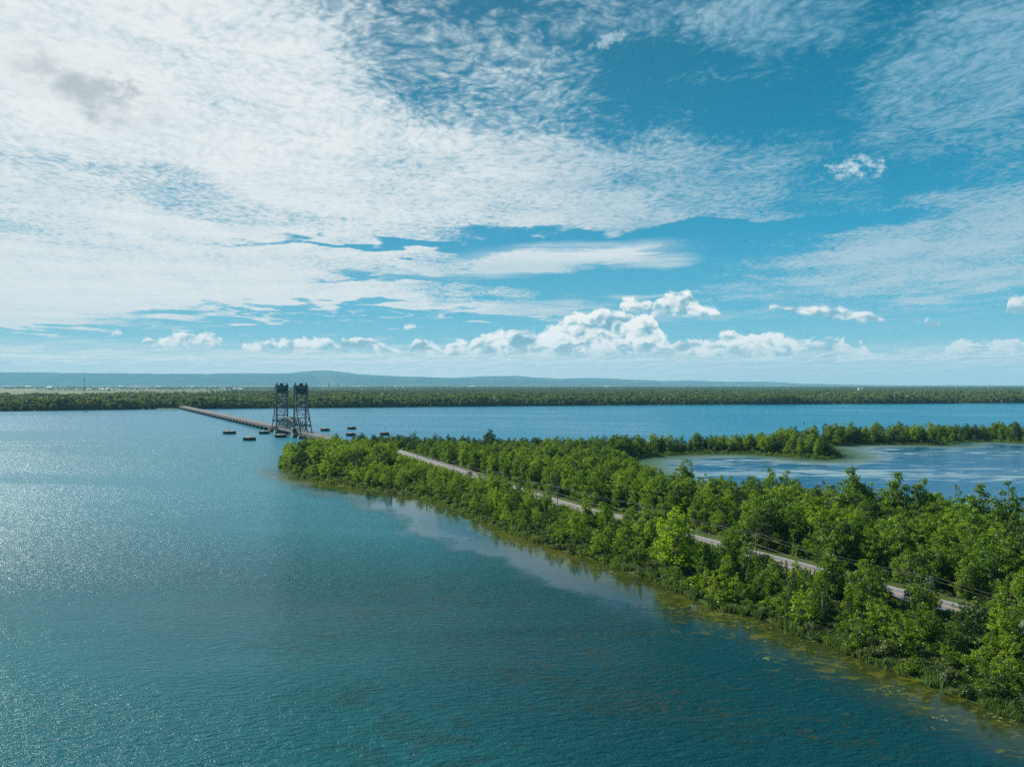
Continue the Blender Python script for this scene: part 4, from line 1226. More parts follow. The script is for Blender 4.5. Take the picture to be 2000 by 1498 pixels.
        for off, nm in ((0, 'front_bracing'), (1, 'back_bracing')):
            l = MB()
            for i, (a, c) in enumerate(zip(levels[1:-1], levels[2:])):
                oa, oc = (back(a), back(c)) if off else (0, 0)
                l.bar(bp(sb + oc, -T, c), bp(sb + oc, T, c), .5)
                if i == 0: l.bar(bp(sb + oa, -T, a + 2.2), bp(sb + oa, T, a + 2.2), .8, 1.6)
                if i < 5:
                    l.bar(bp(sb + oa, -T, a), bp(sb + oc, T, c), .5); 
                    if i in (0, 1, 2) or off: l.bar(bp(sb + oa, T, a), bp(sb + oc, -T, c), .30)
            l.build(nm, M['steel_light'] if off else M['steel'], tw)
        # counterweight hanging near the top, machinery floor, sheaves
        c = MB(); ms = sb + out * 3.6
        def bx(mb, s0, s1, t0, t1, z0, z1): mb.add([bp(s0, t0, z0), bp(s1, t0, z0), bp(s1, t1, z0), bp(s0, t1, z0), bp(s0, t0, z1), bp(s1, t0, z1), bp(s1, t1, z1), bp(s0, t1, z1)], MB.BF)
        bx(c, ms - 2.2, ms + 2.2, -5.0, 5.0, 44.6, 51.0)
        for t in (-5.0, -2.5, 0, 2.5, 4.7): bx(c, ms - 2.35, ms + 2.35, t, t + .3, 44.8, 50.8)
        for z in (45.0, 48.0, 50.3): bx(c, ms - 2.5, ms + 2.5, -5.1, 5.1, z, z + .35)
        c.build('counterweight', M['weight'], tw)
        f = MB(); bx(f, sb - 1.2, sb + out * 8.6 if out > 0 else sb + 1.2, -6.8, 6.8, 53.0, 53.5) if out > 0 else bx(f, sb - 8.6, sb + 1.2, -6.8, 6.8, 53.0, 53.5)
        for t in (-6.6, 6.5): 
            for q in np.linspace(-1, 8.4, 7): f.bar(bp(sb + out * q, t, 53.5), bp(sb + out * q, t, 54.7), .09)
            f.bar(bp(sb - out * 1, t, 54.7), bp(sb + out * 8.4, t, 54.7), .1)
        bx(f, *(sorted((sb + out * 0.2, sb + out * 7))), -5.4, 5.4, 51.2, 52.98)
        f.build('top_floor', M['steel'], tw)
        for t in (-5.4, 5.4):
            sh = MB(); r = 2.0; n = 20
            for ring, (ri, ro) in enumerate(((0, .55), (1.55, 2.05))):
                pass
            c0 = sb + out * 1.9
            pts = [(c0 + r * math.cos(2 * math.pi * k / n), 54.9 + r * math.sin(2 * math.pi * k / n)) for k in range(n)]
            vs = [bp(a, t - .45, z) for a, z in pts] + [bp(a, t + .45, z) for a, z in pts]
            sh.add(vs, [(k, (k + 1) % n, (k + 1) % n + n, k + n) for k in range(n)] + [tuple(range(n)), tuple(range(2 * n - 1, n - 1, -1))])
            bx(sh, c0 - .8, c0 + .8, t - .8, t + .8, 53.5, 55.4)
            sh.build('sheave', M['steel'], tw)
            rp = MB()
            for q in (-.35, 0, .35): rp.bar(bp(sb - out * .1, t + q, 17), bp(sb - out * .1, t + q, 54), .10)
            rp.build('hoist_rope', M['steel'], tw)
        hs = MB(); bx(hs, *(sorted((sb + out * 2.4, sb + out * 5.6))), -1.9, 1.5, 53.503, 55.9); hs.build('machine_house', M['weight'], tw)
        ml = MB(); ml.bar(bp(sb + out * 4, 2.4, 53.5), bp(sb + out * 4, 2.4, 57.2), .22); ml.build('beacon_pole', M['galv'], tw)
    tower(sn, -1, 'near tower with its raking legs towards the spit'); tower(sf, 1, 'far tower with its raking legs towards the mainland')
    # lift span: two curved top trusses, deck between them
    sp = bpy.data.objects.new('lift_span', None); COL.objects.link(sp); sp.parent = root; sp['label'] = 'lowered lift span with arched top chords'
    a0, a1 = sn + 1.6, sf - 1.6; N = 10; zb = 5.6
    st = [a0 + (a1 - a0) * i / N for i in range(N + 1)]
    topz = lambda i: zb + 8.2 + 5.2 * math.sin(math.pi * i / N) ** 0.8
    for t in (-4.9, 4.9):
        b = MB()
        for i in range(N):
            b.bar(bp(st[i], t, zb), bp(st[i + 1], t, zb), .6, .8)
            if 0 < i < N - 1 or True:
                if 1 <= i <= N - 2: b.bar(bp(st[i], t, topz(i)), bp(st[i + 1], t, topz(i + 1)), 1.0, 1.0)
            if i == 0: b.bar(bp(st[0], t, zb), bp(st[1], t, topz(1)), .7, .7)
            if i == N - 1: b.bar(bp(st[N - 1], t, topz(N - 1)), bp(st[N], t, zb), .7, .7)
            if 1 <= i < N: b.bar(bp(st[i], t, zb), bp(st[i], t, topz(i)), .62)
            if 1 <= i < N // 2: b.bar(bp(st[i], t, topz(i)), bp(st[i + 1], t, zb), .58)
            if N // 2 <= i < N - 1: b.bar(bp(st[i], t, zb), bp(st[i + 1], t, topz(i + 1)), .58)
        b.build('truss', M['steel_light'], sp)
    b = MB()
    for i in range(1, N):
        b.bar(bp(st[i], -4.9, topz(i)), bp(st[i], 4.9, topz(i)), .45)
        if i < N - 1:
            b.bar(bp(st[i], -4.9, topz(i)), bp(st[i + 1], 4.9, topz(i + 1)), .28); b.bar(bp(st[i], 4.9, topz(i)), bp(st[i + 1], -4.9, topz(i + 1)), .28)
    b.build('top_bracing', M['steel'], sp)
    b = MB(); b.add([bp(a0, -4.55, zb), bp(a1, -4.55, zb), bp(a1, 4.55, zb), bp(a0, 4.55, zb), bp(a0, -4.55, 6.0), bp(a1, -4.55, 6.0), bp(a1, 4.55, 6.0), bp(a0, 4.55, 6.0)], MB.BF)
    b.build('deck', M['deck'], sp)
    b = MB()
    for t in (-5.3, 5.3): b.bar(bp(a0, t, zb + 1.2), bp(a1, t, zb + 1.2), .18, .5); b.bar(bp(a0, t, zb - .6), bp(a1, t, zb - .6), .3, .9)
    b.build('side_rail', M['parapet'], sp)
    # operator's house beside the near tower, guard boom boxes
    b = MB()
    s0 = sn - 6
    b.add([bp(s0 - 3, -9.6, 5), bp(s0 + 3, -9.6, 5), bp(s0 + 3, -6.3, 5), bp(s0 - 3, -6.3, 5), bp(s0 - 3, -9.6, 9.2), bp(s0 + 3, -9.6, 9.2), bp(s0 + 3, -6.3, 9.2), bp(s0 - 3, -6.3, 9.2)], MB.BF)
    ch = b.build('control_cabin', M['weight'], root)
    b = MB(); b.add([bp(s0 - 3.4, -10, 9.203), bp(s0 + 3.4, -10, 9.203), bp(s0 + 3.4, -5.9, 9.203), bp(s0 - 3.4, -5.9, 9.203), bp(s0 - 2.6, -9.2, 10), bp(s0 + 2.6, -9.2, 10), bp(s0 + 2.6, -6.7, 10), bp(s0 - 2.6, -6.7, 10)], MB.BF); b.build('roof', M['weight'], ch)
build_bridge()

# lamp posts on the bridge and its approach
def lamp_proto(loc, rz, label):
    r = empty('street_lamp', loc, rz, label, 'street lamp', 'lamp posts along the bridge road')
    b = MB(); b.tube([(0, 0, 0), (0, 0, 7.6), (0.1, 0, 8.2)], [.13, .10, .08], 6); b.build('pole', M['galv'], r)
    b = MB(); b.tube([(0.1, 0, 8.2), (0.9, 0, 8.7), (1.8, 0, 8.8)], [.07, .06, .05], 5); b.build('arm', M['galv'], r)
    b = MB(); b.box((1.7, -.18, 8.68), (2.6, .18, 8.86)); b.build('lamp_head', M['galv'], r)
    return r
lp0 = None; rzb = math.atan2(-A_T.y, -A_T.x)
for i, (d, lab) in enumerate([(676, 'lamp post closest to the spit trees on the bridge approach'), (712, 'second lamp post from the spit on the bridge approach'), (742, 'lamp post just before the near tower'),
                              (775, 'lamp post beside the near tower legs'), (950, 'first lamp post beyond the far tower'), (1000, 'second lamp post beyond the far tower'), (1060, 'third lamp post beyond the far tower'),
                              (1130, 'fourth lamp post beyond the far tower'), (1215, 'fifth lamp post beyond the far tower'), (1320, 'lamp post midway along the far causeway'), (1480, 'lamp post towards the mainland end'), (1640, 'lamp post nearest the mainland')]):
    s = S(d); z = float(np.interp(s, [-40, -12, S(760), S(1728)], [4.4, 4.9, 6.0, 6.0]))
    p = B0 + Vector(bp(s, 5.95, z - 0.6))
    if lp0 is None: lp0 = lamp_proto(p, rzb, lab)
    else: copy_tree(lp0, None, p, rzb, lab)

# mooring cells: sheet-piled drums with a grassy top
M['piling'] = worn('dark_wet_piling', (0.022, 0.028, 0.024), (0.050, 0.052, 0.042), 0.5, 0.85, c3=(0.09, 0.08, 0.06), streak=0.15)
M['cell_top'] = worn('mossy_concrete_top', (0.16, 0.17, 0.09), (0.22, 0.21, 0.16), 0.4, 0.95)
def mooring(px, py, wpx, label, mast=False):
    x, y = Wp(px, py); w = wpx * y / F; r = w / 2
    e = empty('mooring_cell', (x, y, 0), random.random(), label, 'mooring island', 'mooring islands beside the bridge')
    b = MB(); n = 40
    ring = [(r * (1 + (0.025 if k % 2 else -0.01)) * math.cos(2 * math.pi * k / n), r * (1 + (0.025 if k % 2 else -0.01)) * math.sin(2 * math.pi * k / n)) for k in range(n)]
    b.add([(u, v, -1.5) for u, v in ring] + [(u, v, 2.6) for u, v in ring], [(k, (k + 1) % n, (k + 1) % n + n, k + n) for k in range(n)])
    b.build('sheet_piling', M['piling'], e)
    b = MB(); b.cyl((0, 0), r * 1.04, 2.6, 2.9, n); b.build('rim', M['concrete_dark'], e)
    b = MB(); b.cyl((0, 0), r * 0.93, 2.903, 3.15, n, r * 0.7); b.build('mossy_top', M['cell_top'], e)
    for a in (0.3, 2.4, 4.4):
        b = MB(); b.cyl((r * .8 * math.cos(a), r * .8 * math.sin(a)), .3, 2.95, 3.7, 10, .38); b.build('bollard', M['piling'], e)
    if mast:
        b = MB(); b.tube([(0, 0, 3.6), (0, 0, 6.6)], .12, 6); b.box((-.35, -.35, 6.6), (.35, .35, 7.4)); b.build('marker_post', M['galv'], e)
for a in [(448, 847, 24, 'leftmost mooring island, out in the open water', 1), (487, 859.5, 24, 'mooring island nearest the camera, left of the towers'), (516, 847, 20, 'mooring island touching the causeway left of the far tower'),
          (548, 854, 22, 'mooring island directly below the lift span'), (635, 841.5, 18, 'mooring island just right of the towers'), (687, 838, 17, 'upper one of two mooring islands in line, right of the towers', 1),
          (685, 851, 19, 'lower one of two mooring islands in line, right of the towers'), (751, 849.5, 18, 'rightmost mooring island, above the tree tops', 1)]:
    mooring(*a)

# ------------------------------------------------------------------ utility poles and wires
M['pole_wood'] = worn('grey_pole_wood', (0.16, 0.13, 0.10), (0.24, 0.21, 0.18), 1.0, 0.9, streak=0.2)
M['wire'] = new_mat('dull_wire', (0.07, 0.07, 0.07), 0.6, 0.0)[0]
M['insul'] = new_mat('glazed_insulator', (0.35, 0.36, 0.37), 0.3)[0]
all_poles = [(-92 - 8, 592), (-60, 500), (-33, 445)] + poles + [(117, 128), (140, 78)]
plab = ['utility pole at the road bend near the bridge', 'utility pole left of the dark car', 'utility pole beside the dark car', 'farthest pole of the open power line', 'second pole of the power line, by the open road', 'middle pole of the power line, left of the bright tree',
        'pole of the power line right of the bright tree', 'nearest utility pole with a cross arm', 'utility pole near the right edge', 'utility pole beyond the right edge']
def build_poles():
    first = None
    for i, (x, y) in enumerate(all_poles):
        nx = all_poles[min(i + 1, len(all_poles) - 1)]; pv = all_poles[max(i - 1, 0)]
        rz = math.atan2(nx[1] - pv[1], nx[0] - pv[0]) + math.pi / 2
        if first is None:
            e = first = empty('utility_pole', (x, y, 1.0), rz, plab[i], 'utility pole', 'utility poles along the road')
            b = MB(); b.tube([(0, 0, -1), (0, 0, 5), (0, 0, 10.6)], [.21, .18, .14], 8); b.build('post', M['pole_wood'], e)
            b = MB(); b.bar((-1.35, 0.19, 10.0), (1.35, 0.19, 10.0), .13, .16); b.bar((-.8, .19, 9.93), (0, .16, 9.1), .05); b.bar((.8, .19, 9.93), (0, .16, 9.1), .05); b.build('cross_arm', M['pole_wood'], e)
            for t in (-1.25, 0.5, 1.25):
                b = MB(); b.cyl((t, 0.19), .05, 10.083, 10.2, 8); b.cyl((t, 0.19), .10, 10.203, 10.38, 8, .07); b.build('insulator', M['insul'], e)
            b = MB(); b.bar((0, 0, 8.0), (0.5, 0, 8.0), .08); b.build('bracket', M['galv'], e)
        else:
            e = copy_tree(first, None, (x, y, 1.0), rz, plab[i])
        if i in (5, 7):
            b = MB(); b.cyl((0.42, -.1), .27, 8.25, 9.35, 14); b.cyl((0.42, -.1), .06, 9.353, 9.6, 8); b.build('transformer', M['insul'], e)
    # wires, one thing for each span
    for i in range(len(all_poles) - 1):
        a, c = np.array(all_poles[i]), np.array(all_poles[i + 1]); L = np.hypot(*(c - a)); t = (c - a) / L; n = np.array([t[1], -t[0]])
        e = empty('power_line', (a[0], a[1], 10.0), 0, 'sagging wires running on from the ' + plab[i].replace(', left of the bright tree', ''), 'power line', 'spans of the power line')
        for off, z, r, sg in ((-1.25, 11.4, .020, .9), (1.25, 11.4, .020, 1.0), (0.3, 8.6, .036, 1.1)):
            b = MB(); pts = []
            for k in range(13):
                u = k / 12; q = n * off + t * L * u; pts.append((q[0], q[1], z - 10.0 - sg * 4 * u * (1 - u)))
            b.tube(pts, r, 5, False); b.build('cable', M['wire'], e)
build_poles()
def dead_pole():
    x, y = (1606 - 1000) / F * 178, 178
    e = empty('short_pole', (x, y, 0.8), 0, 'short dark leaning post near the water below the broad leafy tree', 'post')
    b = MB(); b.tube([(0, 0, -.5), (.1, 0, 7.2)], [.19, .15], 8); b.build('post', M['pole_wood'], e)
    b = MB(); b.tube([(0.1, 0, 7.0), (2.6, 1.0, 0)], .025, 4, False); b.build('stay_wire', M['wire'], e)
dead_pole()

# ------------------------------------------------------------------ guard rail and signs at the bend
def frame_at(y, off):
    i = int(np.argmin(np.abs(road_land[:, 1] - y))); i = min(max(i, 1), len(road_land) - 2)
    t = road_land[i + 1] - road_land[i - 1]; t /= np.hypot(*t); n = np.array([-t[1], t[0]])      # to the lagoon side
    p = road_land[i] + n * off; return p, t
def guard_rail():
    ys = np.arange(590, 452, -3.8); P = [frame_at(y, 5.5)[0] for y in ys]
    e = empty('guard_rail', (P[0][0], P[0][1], 2.0), 0, 'long steel guard rail on the lagoon side of the road near the bend', 'guard rail')
    o = P[0]
    b = MB()
    for a, c in zip(P[:-1], P[1:]): b.bar((a[0] - o[0], a[1] - o[1], .62), (c[0] - o[0], c[1] - o[1], .62), .10, .32)
    b.build('rail', M['galv'], e)
    for q in P[::2][:18]:
        b = MB(); b.box((q[0] - o[0] + .10, q[1] - o[1] + .05, -.6), (q[0] - o[0] + .26, q[1] - o[1] + .21, .75)); b.build('post', M['pole_wood'], e)
guard_rail()
M['orange'] = new_mat('orange_sign_face', (0.75, 0.22, 0.03), 0.5)[0]
def road_sign(y, off, label, mat, sq=False):
    p, t = frame_at(y, off); e = empty('road_sign', (p[0], p[1], 1.8), math.atan2(t[1], t[0]) + math.pi / 2, label, 'road sign')
    b = MB(); b.tube([(0, 0, -.3), (0, 0, 2.2)], .05, 6); b.build('post', M['galv'], e)
    b = MB(); r = .75
    q = [(-r, 2.4), (0, 2.4 - r), (r, 2.4), (0, 2.4 + r)] if not sq else [(-.5, 1.8), (.5, 1.8), (.5, 2.9), (-.5, 2.9)]
    b.add([(x, -.07, z) for x, z in q] + [(x, -.09, z) for x, z in q], [(0, 1, 2, 3), (7, 6, 5, 4), (0, 4, 5, 1), (1, 5, 6, 2), (2, 6, 7, 3), (3, 7, 4, 0)]); b.build('sign_face', mat, e)
road_sign(566, 7.4, 'small orange diamond sign beside the guard rail', M['orange'])
road_sign(372, 7.6, 'small pale sign beside the road past the car', M['insul'], True)

# ------------------------------------------------------------------ the dark pickup
def build_car():
    p, t = frame_at(457, -1.7)
    ang = math.atan2(t[1], t[0])             # road table runs towards the camera
    e = empty('pickup_truck', (p[0], p[1], float(road_z(457)) + 0.056), ang, 'dark blue-black pickup truck driving along the causeway road', 'pickup truck')
    paint = new_mat('dark_metallic_paint', (0.012, 0.016, 0.028), 0.25, 0.3)[0]; paint.node_tree.nodes['Principled BSDF'].inputs['Coat Weight'].default_value = 0.8
    glass = new_mat('tinted_glass', (0.02, 0.03, 0.035), 0.05)[0]; rub = new_mat('tyre_rubber', (0.02, 0.02, 0.02), 0.9)[0]
    chrome = new_mat('chrome', (0.6, 0.6, 0.62), 0.2, 1.0)[0]; lampm = new_mat('clear_lamp_lens', (0.7, 0.72, 0.75), 0.15)[0]; red = new_mat('red_lamp_lens', (0.4, 0.02, 0.02), 0.2)[0]
    def prism(prof, w0, w1=None, taper=None):
        """side profile (x, z) swept across the width; w per point lets the cabin lean in"""
        b = MB(); n = len(prof); ws = taper or [w0] * n
        vs = [(x, -w, z) for (x, z), w in zip(prof, ws)] + [(x, w, z) for (x, z), w in zip(prof, ws)]
        b.add(vs, [(k, (k + 1) % n, (k + 1) % n + n, k + n) for k in range(n)] + [tuple(range(n - 1, -1, -1)), tuple(range(n, 2 * n))]); return b
    def soften(o, w=.05):
        md = o.modifiers.new('edges', 'BEVEL'); md.width = w; md.segments = 3; return o
    body = [(2.85, .55), (2.88, .85), (2.75, 1.12), (1.45, 1.22), (1.25, 1.24), (-.75, 1.24), (-.85, 1.26), (-2.75, 1.26), (-2.85, 1.2), (-2.85, .55), (-2.2, .5), (-2.15, .75), (-1.9, .95), (-1.5, .95), (-1.25, .75), (-1.2, .45),
            (1.2, .45), (1.25, .75), (1.5, .95), (1.9, .95), (2.15, .75), (2.2, .5)]
    soften(prism(body, .98).build('body', paint, e))
    cab = [(1.3, 1.243), (.72, 1.86), (.5, 1.92), (-.55, 1.92), (-.72, 1.86), (-.80, 1.243)]
    soften(prism(cab, .9, taper=[.92, .74, .72, .72, .74, .92]).build('cabin', paint, e), .04)
    b = MB(); b.add([(1.24, -.80, 1.32), (1.24, .80, 1.32), (.76, .68, 1.83), (.76, -.68, 1.83), (1.30, -.80, 1.34), (1.30, .80, 1.34), (.82, .68, 1.85), (.82, -.68, 1.85)], MB.BF); b.build('windscreen', glass, e)
    b = MB(); b.add([(-.80, -.78, 1.34), (-.80, .78, 1.34), (-.72, .68, 1.80), (-.72, -.68, 1.80), (-.84, -.78, 1.34), (-.84, .78, 1.34), (-.77, .68, 1.80), (-.77, -.68, 1.80)], [(3, 2, 1, 0), (4, 5, 6, 7), (0, 1, 5, 4), (1, 2, 6, 5), (2, 3, 7, 6), (3, 0, 4, 7)]); b.build('rear_window', glass, e)
    for s in (-1, 1):
        for x0, x1, xa, xb in ((.28, 1.08, .28, .62), (-.66, .20, -.58, .20)):
            b = MB(); y0, y1 = s * .915, s * .765
            b.add([(x0, y0, 1.33), (x1, y0, 1.33), (xb, y1, 1.80), (xa, y1, 1.80), (x0, y0 + s * .025, 1.33), (x1, y0 + s * .025, 1.33), (xb, y1 + s * .025, 1.80), (xa, y1 + s * .025, 1.80)], MB.BF); b.build('side_window', glass, e)
        b = MB(); b.box((2.82, s * .55 - .2, .82), (2.90, s * .55 + .2, 1.02)); b.build('headlight', lampm, e)
        b = MB(); b.box((-2.88, s * .86 - .08, .82), (-2.83, s * .86 + .08, 1.18)); b.build('tail_light', red, e)
        b = MB(); b.box((.95, s * 1.1 - .12, 1.28), (1.12, s * 1.1 + .12, 1.46)); b.build('wing_mirror', paint, e)
        for x in (1.7, -1.7):
            def wheel(r, w, y, m, nm, par):
                bb = MB(); n = 20; vs = [(x + r * math.cos(2 * math.pi * k / n), y - w, .4 + r * math.sin(2 * math.pi * k / n)) for k in range(n)] + [(x + r * math.cos(2 * math.pi * k / n), y + w, .4 + r * math.sin(2 * math.pi * k / n)) for k in range(n)]
                bb.add(vs, [(k, (k + 1) % n, (k + 1) % n + n, k + n) for k in range(n)] + [tuple(range(n - 1, -1, -1)), tuple(range(n, 2 * n))]); return bb.build(nm, m, par)
            wh = wheel(.40, .13, s * .86, rub, 'wheel', e); wheel(.24, .02, s * .998, chrome, 'rim', wh)
    b = MB(); b.box((2.86, -.33, .72), (2.91, .33, 1.0)); b.build('grille', chrome, e)
    b = MB(); b.box((2.84, -.95, .5), (2.97, .95, .68)); b.build('front_bumper', chrome, e)
    b = MB(); b.box((-2.72, -.85, 1.262), (-.95, .85, 1.33)); b.build('bed_cover', rub, e)
    b = MB(); b.box((-2.96, -.95, .5), (-2.84, .95, .68)); b.build('rear_bumper', chrome, e)
build_car()

# ------------------------------------------------------------------ small craft and channel marks
def small_boat(px, py, L, label):
    x, y = Wp(px, py); e = empty('motor_boat', (x, y, 0), 0.2, label, 'boat'); hull = new_mat('dark_hull', (0.05, 0.055, 0.06), 0.4)[0]
    b = MB(); sec = []
    for u, w, k in ((-.5, .16, .0), (-.2, .18, .0), (.15, .17, 0), (.38, .10, .25), (.5, .01, .5)):
        sec.append([(u * L, -w * L, .9 + k * .5), (u * L, -w * L * .6, -.2), (u * L, w * L * .6, -.2), (u * L, w * L, .9 + k * .5)])
    vs = [q for s in sec for q in s]; fs = [(i * 4 + j, i * 4 + j + 1, (i + 1) * 4 + j + 1, (i + 1) * 4 + j) for i in range(4) for j in range(3)] + [(0, 3, 2, 1), (16, 17, 18, 19)] + [(i * 4 + 3, i * 4, (i + 1) * 4, (i + 1) * 4 + 3) for i in range(4)]
    b.add(vs, fs).build('hull', hull, e)
    b = MB(); b.add([(-.1 * L, -.12 * L, .9), (.12 * L, -.12 * L, .9), (.12 * L, .12 * L, .9), (-.1 * L, .12 * L, .9), (-.08 * L, -.10 * L, 2.1), (.06 * L, -.10 * L, 2.1), (.06 * L, .10 * L, 2.1), (-.08 * L, .10 * L, 2.1)], MB.BF); b.build('cabin', M['silo'], e)
small_boat(167, 805, 7.5, 'tiny dark motor boat near the left far shore')
def buoy(px, py, label, mat):
    x, y = Wp(px, py); e = empty('buoy', (x, y, 0), 0, label, 'buoy', 'channel marks'); b = MB(); b.cyl((0, 0), 1.1, -.4, .8, 14); b.build('float', mat, e)
    b = MB(); b.cyl((0, 0), .8, .803, 3.4, 10, .25); b.build('tower', mat, e)
M['buoy_dark'] = new_mat('dark_green_paint', (0.02, 0.05, 0.03), 0.5)[0]
buoy(1570, 828, 'dark channel buoy in the blue river beyond the strip', M['buoy_dark'])

# ------------------------------------------------------------------ woods of the far bank and the plain
def build_far_woods():
    protos = [link('far_crown', s[1]) for s in SHAPES['far']]
    rng = np.random.default_rng(17); front, plain = [], []
    for i, o in enumerate(protos):      # these four stand at the water's edge themselves
        x = (-310, 90, 640, 1180)[i]; o.location = (x, shore_y(x) + 12, 1.5); o.name = 'bank_tree'
        tag(o, ['tree at the far water edge left of the bridge landing', 'tree at the far water edge behind the spit tip', 'tree at the far water edge right of the middle', 'tree at the far water edge towards the right side'][i], 'tree', 'single trees at the far water edge')
    gap = lambda px: 300 < px < 345
    # bank woods, thick
    for px in np.arange(-350, 2360, 5.0):
        k = (px - 1000) / F; y0 = 84700 / (np.interp(px, [-400, 0, 300, 540, 900, 1300, 2000, 2400], [808, 803.5, 799.5, 797.5, 794, 791, 787.5, 786]) - HZ)
        yend = np.interp(px, [-400, 0, 400, 900, 1200, 2400], [3200, 3050, 2850, 2850, 3500, 6000])
        y = y0 + 4
        while y < yend:
            q = px + rng.uniform(-3, 3); yy = y + rng.uniform(-6, 6); x = (q - 1000) / F * yy
            y += 6.5 * (yy / y0) ** 1.6 * (1.0 if yy < y0 + 60 else 2.2)
            if gap(q) and yy < y0 + 25: continue
            if abs(x - (231 - 0.552 * yy)) < 9 and yy < 2300: continue
            if yy > y0 + 120 and nz(x, yy, 0.0018, 4) < -0.34 and yy < yend: continue
            s = (0.75 + 0.5 * rng.random()) * (1 + 0.42 * nz(x, yy, 0.005, 2)) * (0.72 if yy < y0 + 14 else 1.0)
            front.append((x, yy, 1.2, int(rng.integers(4)), rng.random() * 6.28, s * rng.choice([0.75, 1.0, 1.0, 1.3]), (1.0 + 0.35 * rng.random()) * (yy / y0) ** 0.7))
    # hedges, copses and woods over the plain, thicker to the right
    for py in np.arange(755.0, 776.0, 0.30):
        y = 84700 / (py - HZ)
        if y > 15500: continue
        for px in np.arange(-350, 2360, 4.2):
            q = px + rng.uniform(-2, 2); yy = y * (1 + rng.uniform(-.02, .02)); x = (q - 1000) / F * yy
            if yy < np.interp(q, [-400, 0, 400, 900, 1200, 2400], [3200, 3050, 2850, 2850, 3500, 6000]): continue
            n = nz(x, yy * 2.2, 0.00055, 6) + 0.5 * nz(x, yy * 2.6, 0.0019, 9)
            thr = np.interp(q, [-400, 500, 760, 980, 2400], [0.34, 0.26, 0.12, -0.45, -0.9]) - (0.20 if yy > 8500 else 0)
            if n < thr: continue
            plain.append((x, yy, 1.2, int(rng.integers(4)), rng.random() * 6.28, (0.75 + 0.4 * rng.random()), max(1.0, yy / 4200)))
    pr = list(enumerate(protos))
    instance_mass('far_bank_woods', front, pr, 'continuous green woods along the far bank')
    instance_mass('plain_woods', plain, pr, 'copses and woods scattered over the distant plain')
    print('far', len(front), len(plain))
build_far_woods()

def far_house(px, py, wpx, hpx, col, label, kind='barn'):
    """a gabled farm building on the plain at the row of its foot"""
    d = min((H - 2) * F / (py - HZ), 13500); x = (px - 1000) / F * d; w = wpx * d / F; h = max(hpx * d / F, 5); L = w * 0.55
    r = empty('farm_building' if kind == 'barn' else 'house', (x, d, 2.0), 0.0, label, 'barn' if kind == 'barn' else 'house')
    b = MB(); b.box((-w / 2, -L / 2, -1), (w / 2, L / 2, h * 0.62))
    b.add([(-w / 2, -L / 2, h * .62), (-w / 2, L / 2, h * .62), (-w / 2, 0, h)], [(0, 2, 1)]); b.add([(w / 2, -L / 2, h * .62), (w / 2, L / 2, h * .62), (w / 2, 0, h)], [(0, 1, 2)])
    b.build('wall', M['house_wall'], r)
    e = 0.4; t = MB(); 
    for sgn in (-1, 1):
        t.add([(-w / 2 - e, sgn * (L / 2 + e), h * .60), (w / 2 + e, sgn * (L / 2 + e), h * .60), (w / 2 + e, 0, h + .3), (-w / 2 - e, 0, h + .3),
               (-w / 2 - e, sgn * (L / 2 + e), h * .60 + .3), (w / 2 + e, sgn * (L / 2 + e), h * .60 + .3), (w / 2 + e, 0, h + .6), (-w / 2 - e, 0, h + .6)],
              [(0, 1, 2, 3), (4, 7, 6, 5), (0, 4, 5, 1), (1, 5, 6, 2), (0, 3, 7, 4)])
    t.build('roof', M[col], r)
M['house_wall'] = worn('pale_siding', (0.70, 0.68, 0.64), (0.6, 0.58, 0.55), 0.2)
M['white_roof'] = worn('white_metal_roof', (0.82, 0.82, 0.82), (0.72, 0.73, 0.74), 0.1, 0.5)
M['grey_roof'] = worn('grey_roof', (0.38, 0.39, 0.40), (0.28, 0.29, 0.30), 0.1)
for a in [(203, 761.3, 17, 2.6, 'white_roof', 'long white roofed barn right of the radio mast'),
          (175, 761, 10, 2.2, 'grey_roof', 'grey roofed shed close right of the radio mast'),
          (97, 757.5, 10, 2.2, 'white_roof', 'small white roofed barn left of the radio mast'),
          (236, 755.6, 8, 2.6, 'white_roof', 'bright small barn on the plain above the long one'),
          (265, 755.7, 11, 1.6, 'grey_roof', 'low grey shed beside the bright small barn'),
          (310, 756, 10, 1.8, 'white_roof', 'low white shed midway between radio mast and bridge road'),
          (436, 760.5, 8, 2.6, 'white_roof', 'white barn left of the long bright one before the towers'),
          (465, 761, 18, 2.8, 'white_roof', 'long bright roofed barn left of the bridge towers'),
          (243, 763, 4, 2.4, 'white_roof', 'tiny white farmhouse in the field'),
          (20, 755.8, 14, 1.8, 'grey_roof', 'low grey shed near the left edge of the plain'),
          (55, 755.6, 12, 1.8, 'white_roof', 'pale shed second from the left edge of the plain'),
          (376, 755.6, 7, 2.2, 'white_roof', 'white shed above the bridge landing'),
          (500, 755.8, 10, 2.0, 'grey_roof', 'grey shed just left of the towers'),
          (700, 755.8, 7, 2.2, 'white_roof', 'white shed right of the smoke'),
          (772, 756.5, 6, 2.4, 'white_roof', 'white farmhouse in the hamlet above the tip of the spit'),
          (786, 757.2, 7, 2.2, 'grey_roof', 'grey roofed house in the hamlet above the tip of the spit'),
          (920, 755.5, 12, 2.0, 'white_roof', 'pale row of sheds in the middle of the plain'),
          (1184, 755.8, 12, 1.8, 'white_roof', 'long pale shed near the lattice pylon'),
          (1568, 772.5, 5, 3.4, 'grey_roof', 'left house of the village among the far woods'),
          (1575, 772.0, 4, 3.4, 'white_roof', 'white house in the village among the far woods'),
          (1769, 767.2, 7, 2.6, 'white_roof', 'bright low building right of the twin silos'),
          (740, 772.5, 6, 3.0, 'white_roof', 'white house half hidden in the far bank woods'),
          (297, 797.0, 4, 3.2, 'white_roof', 'small white boathouse on the far shore near the bridge landing')]:
    far_house(*a)



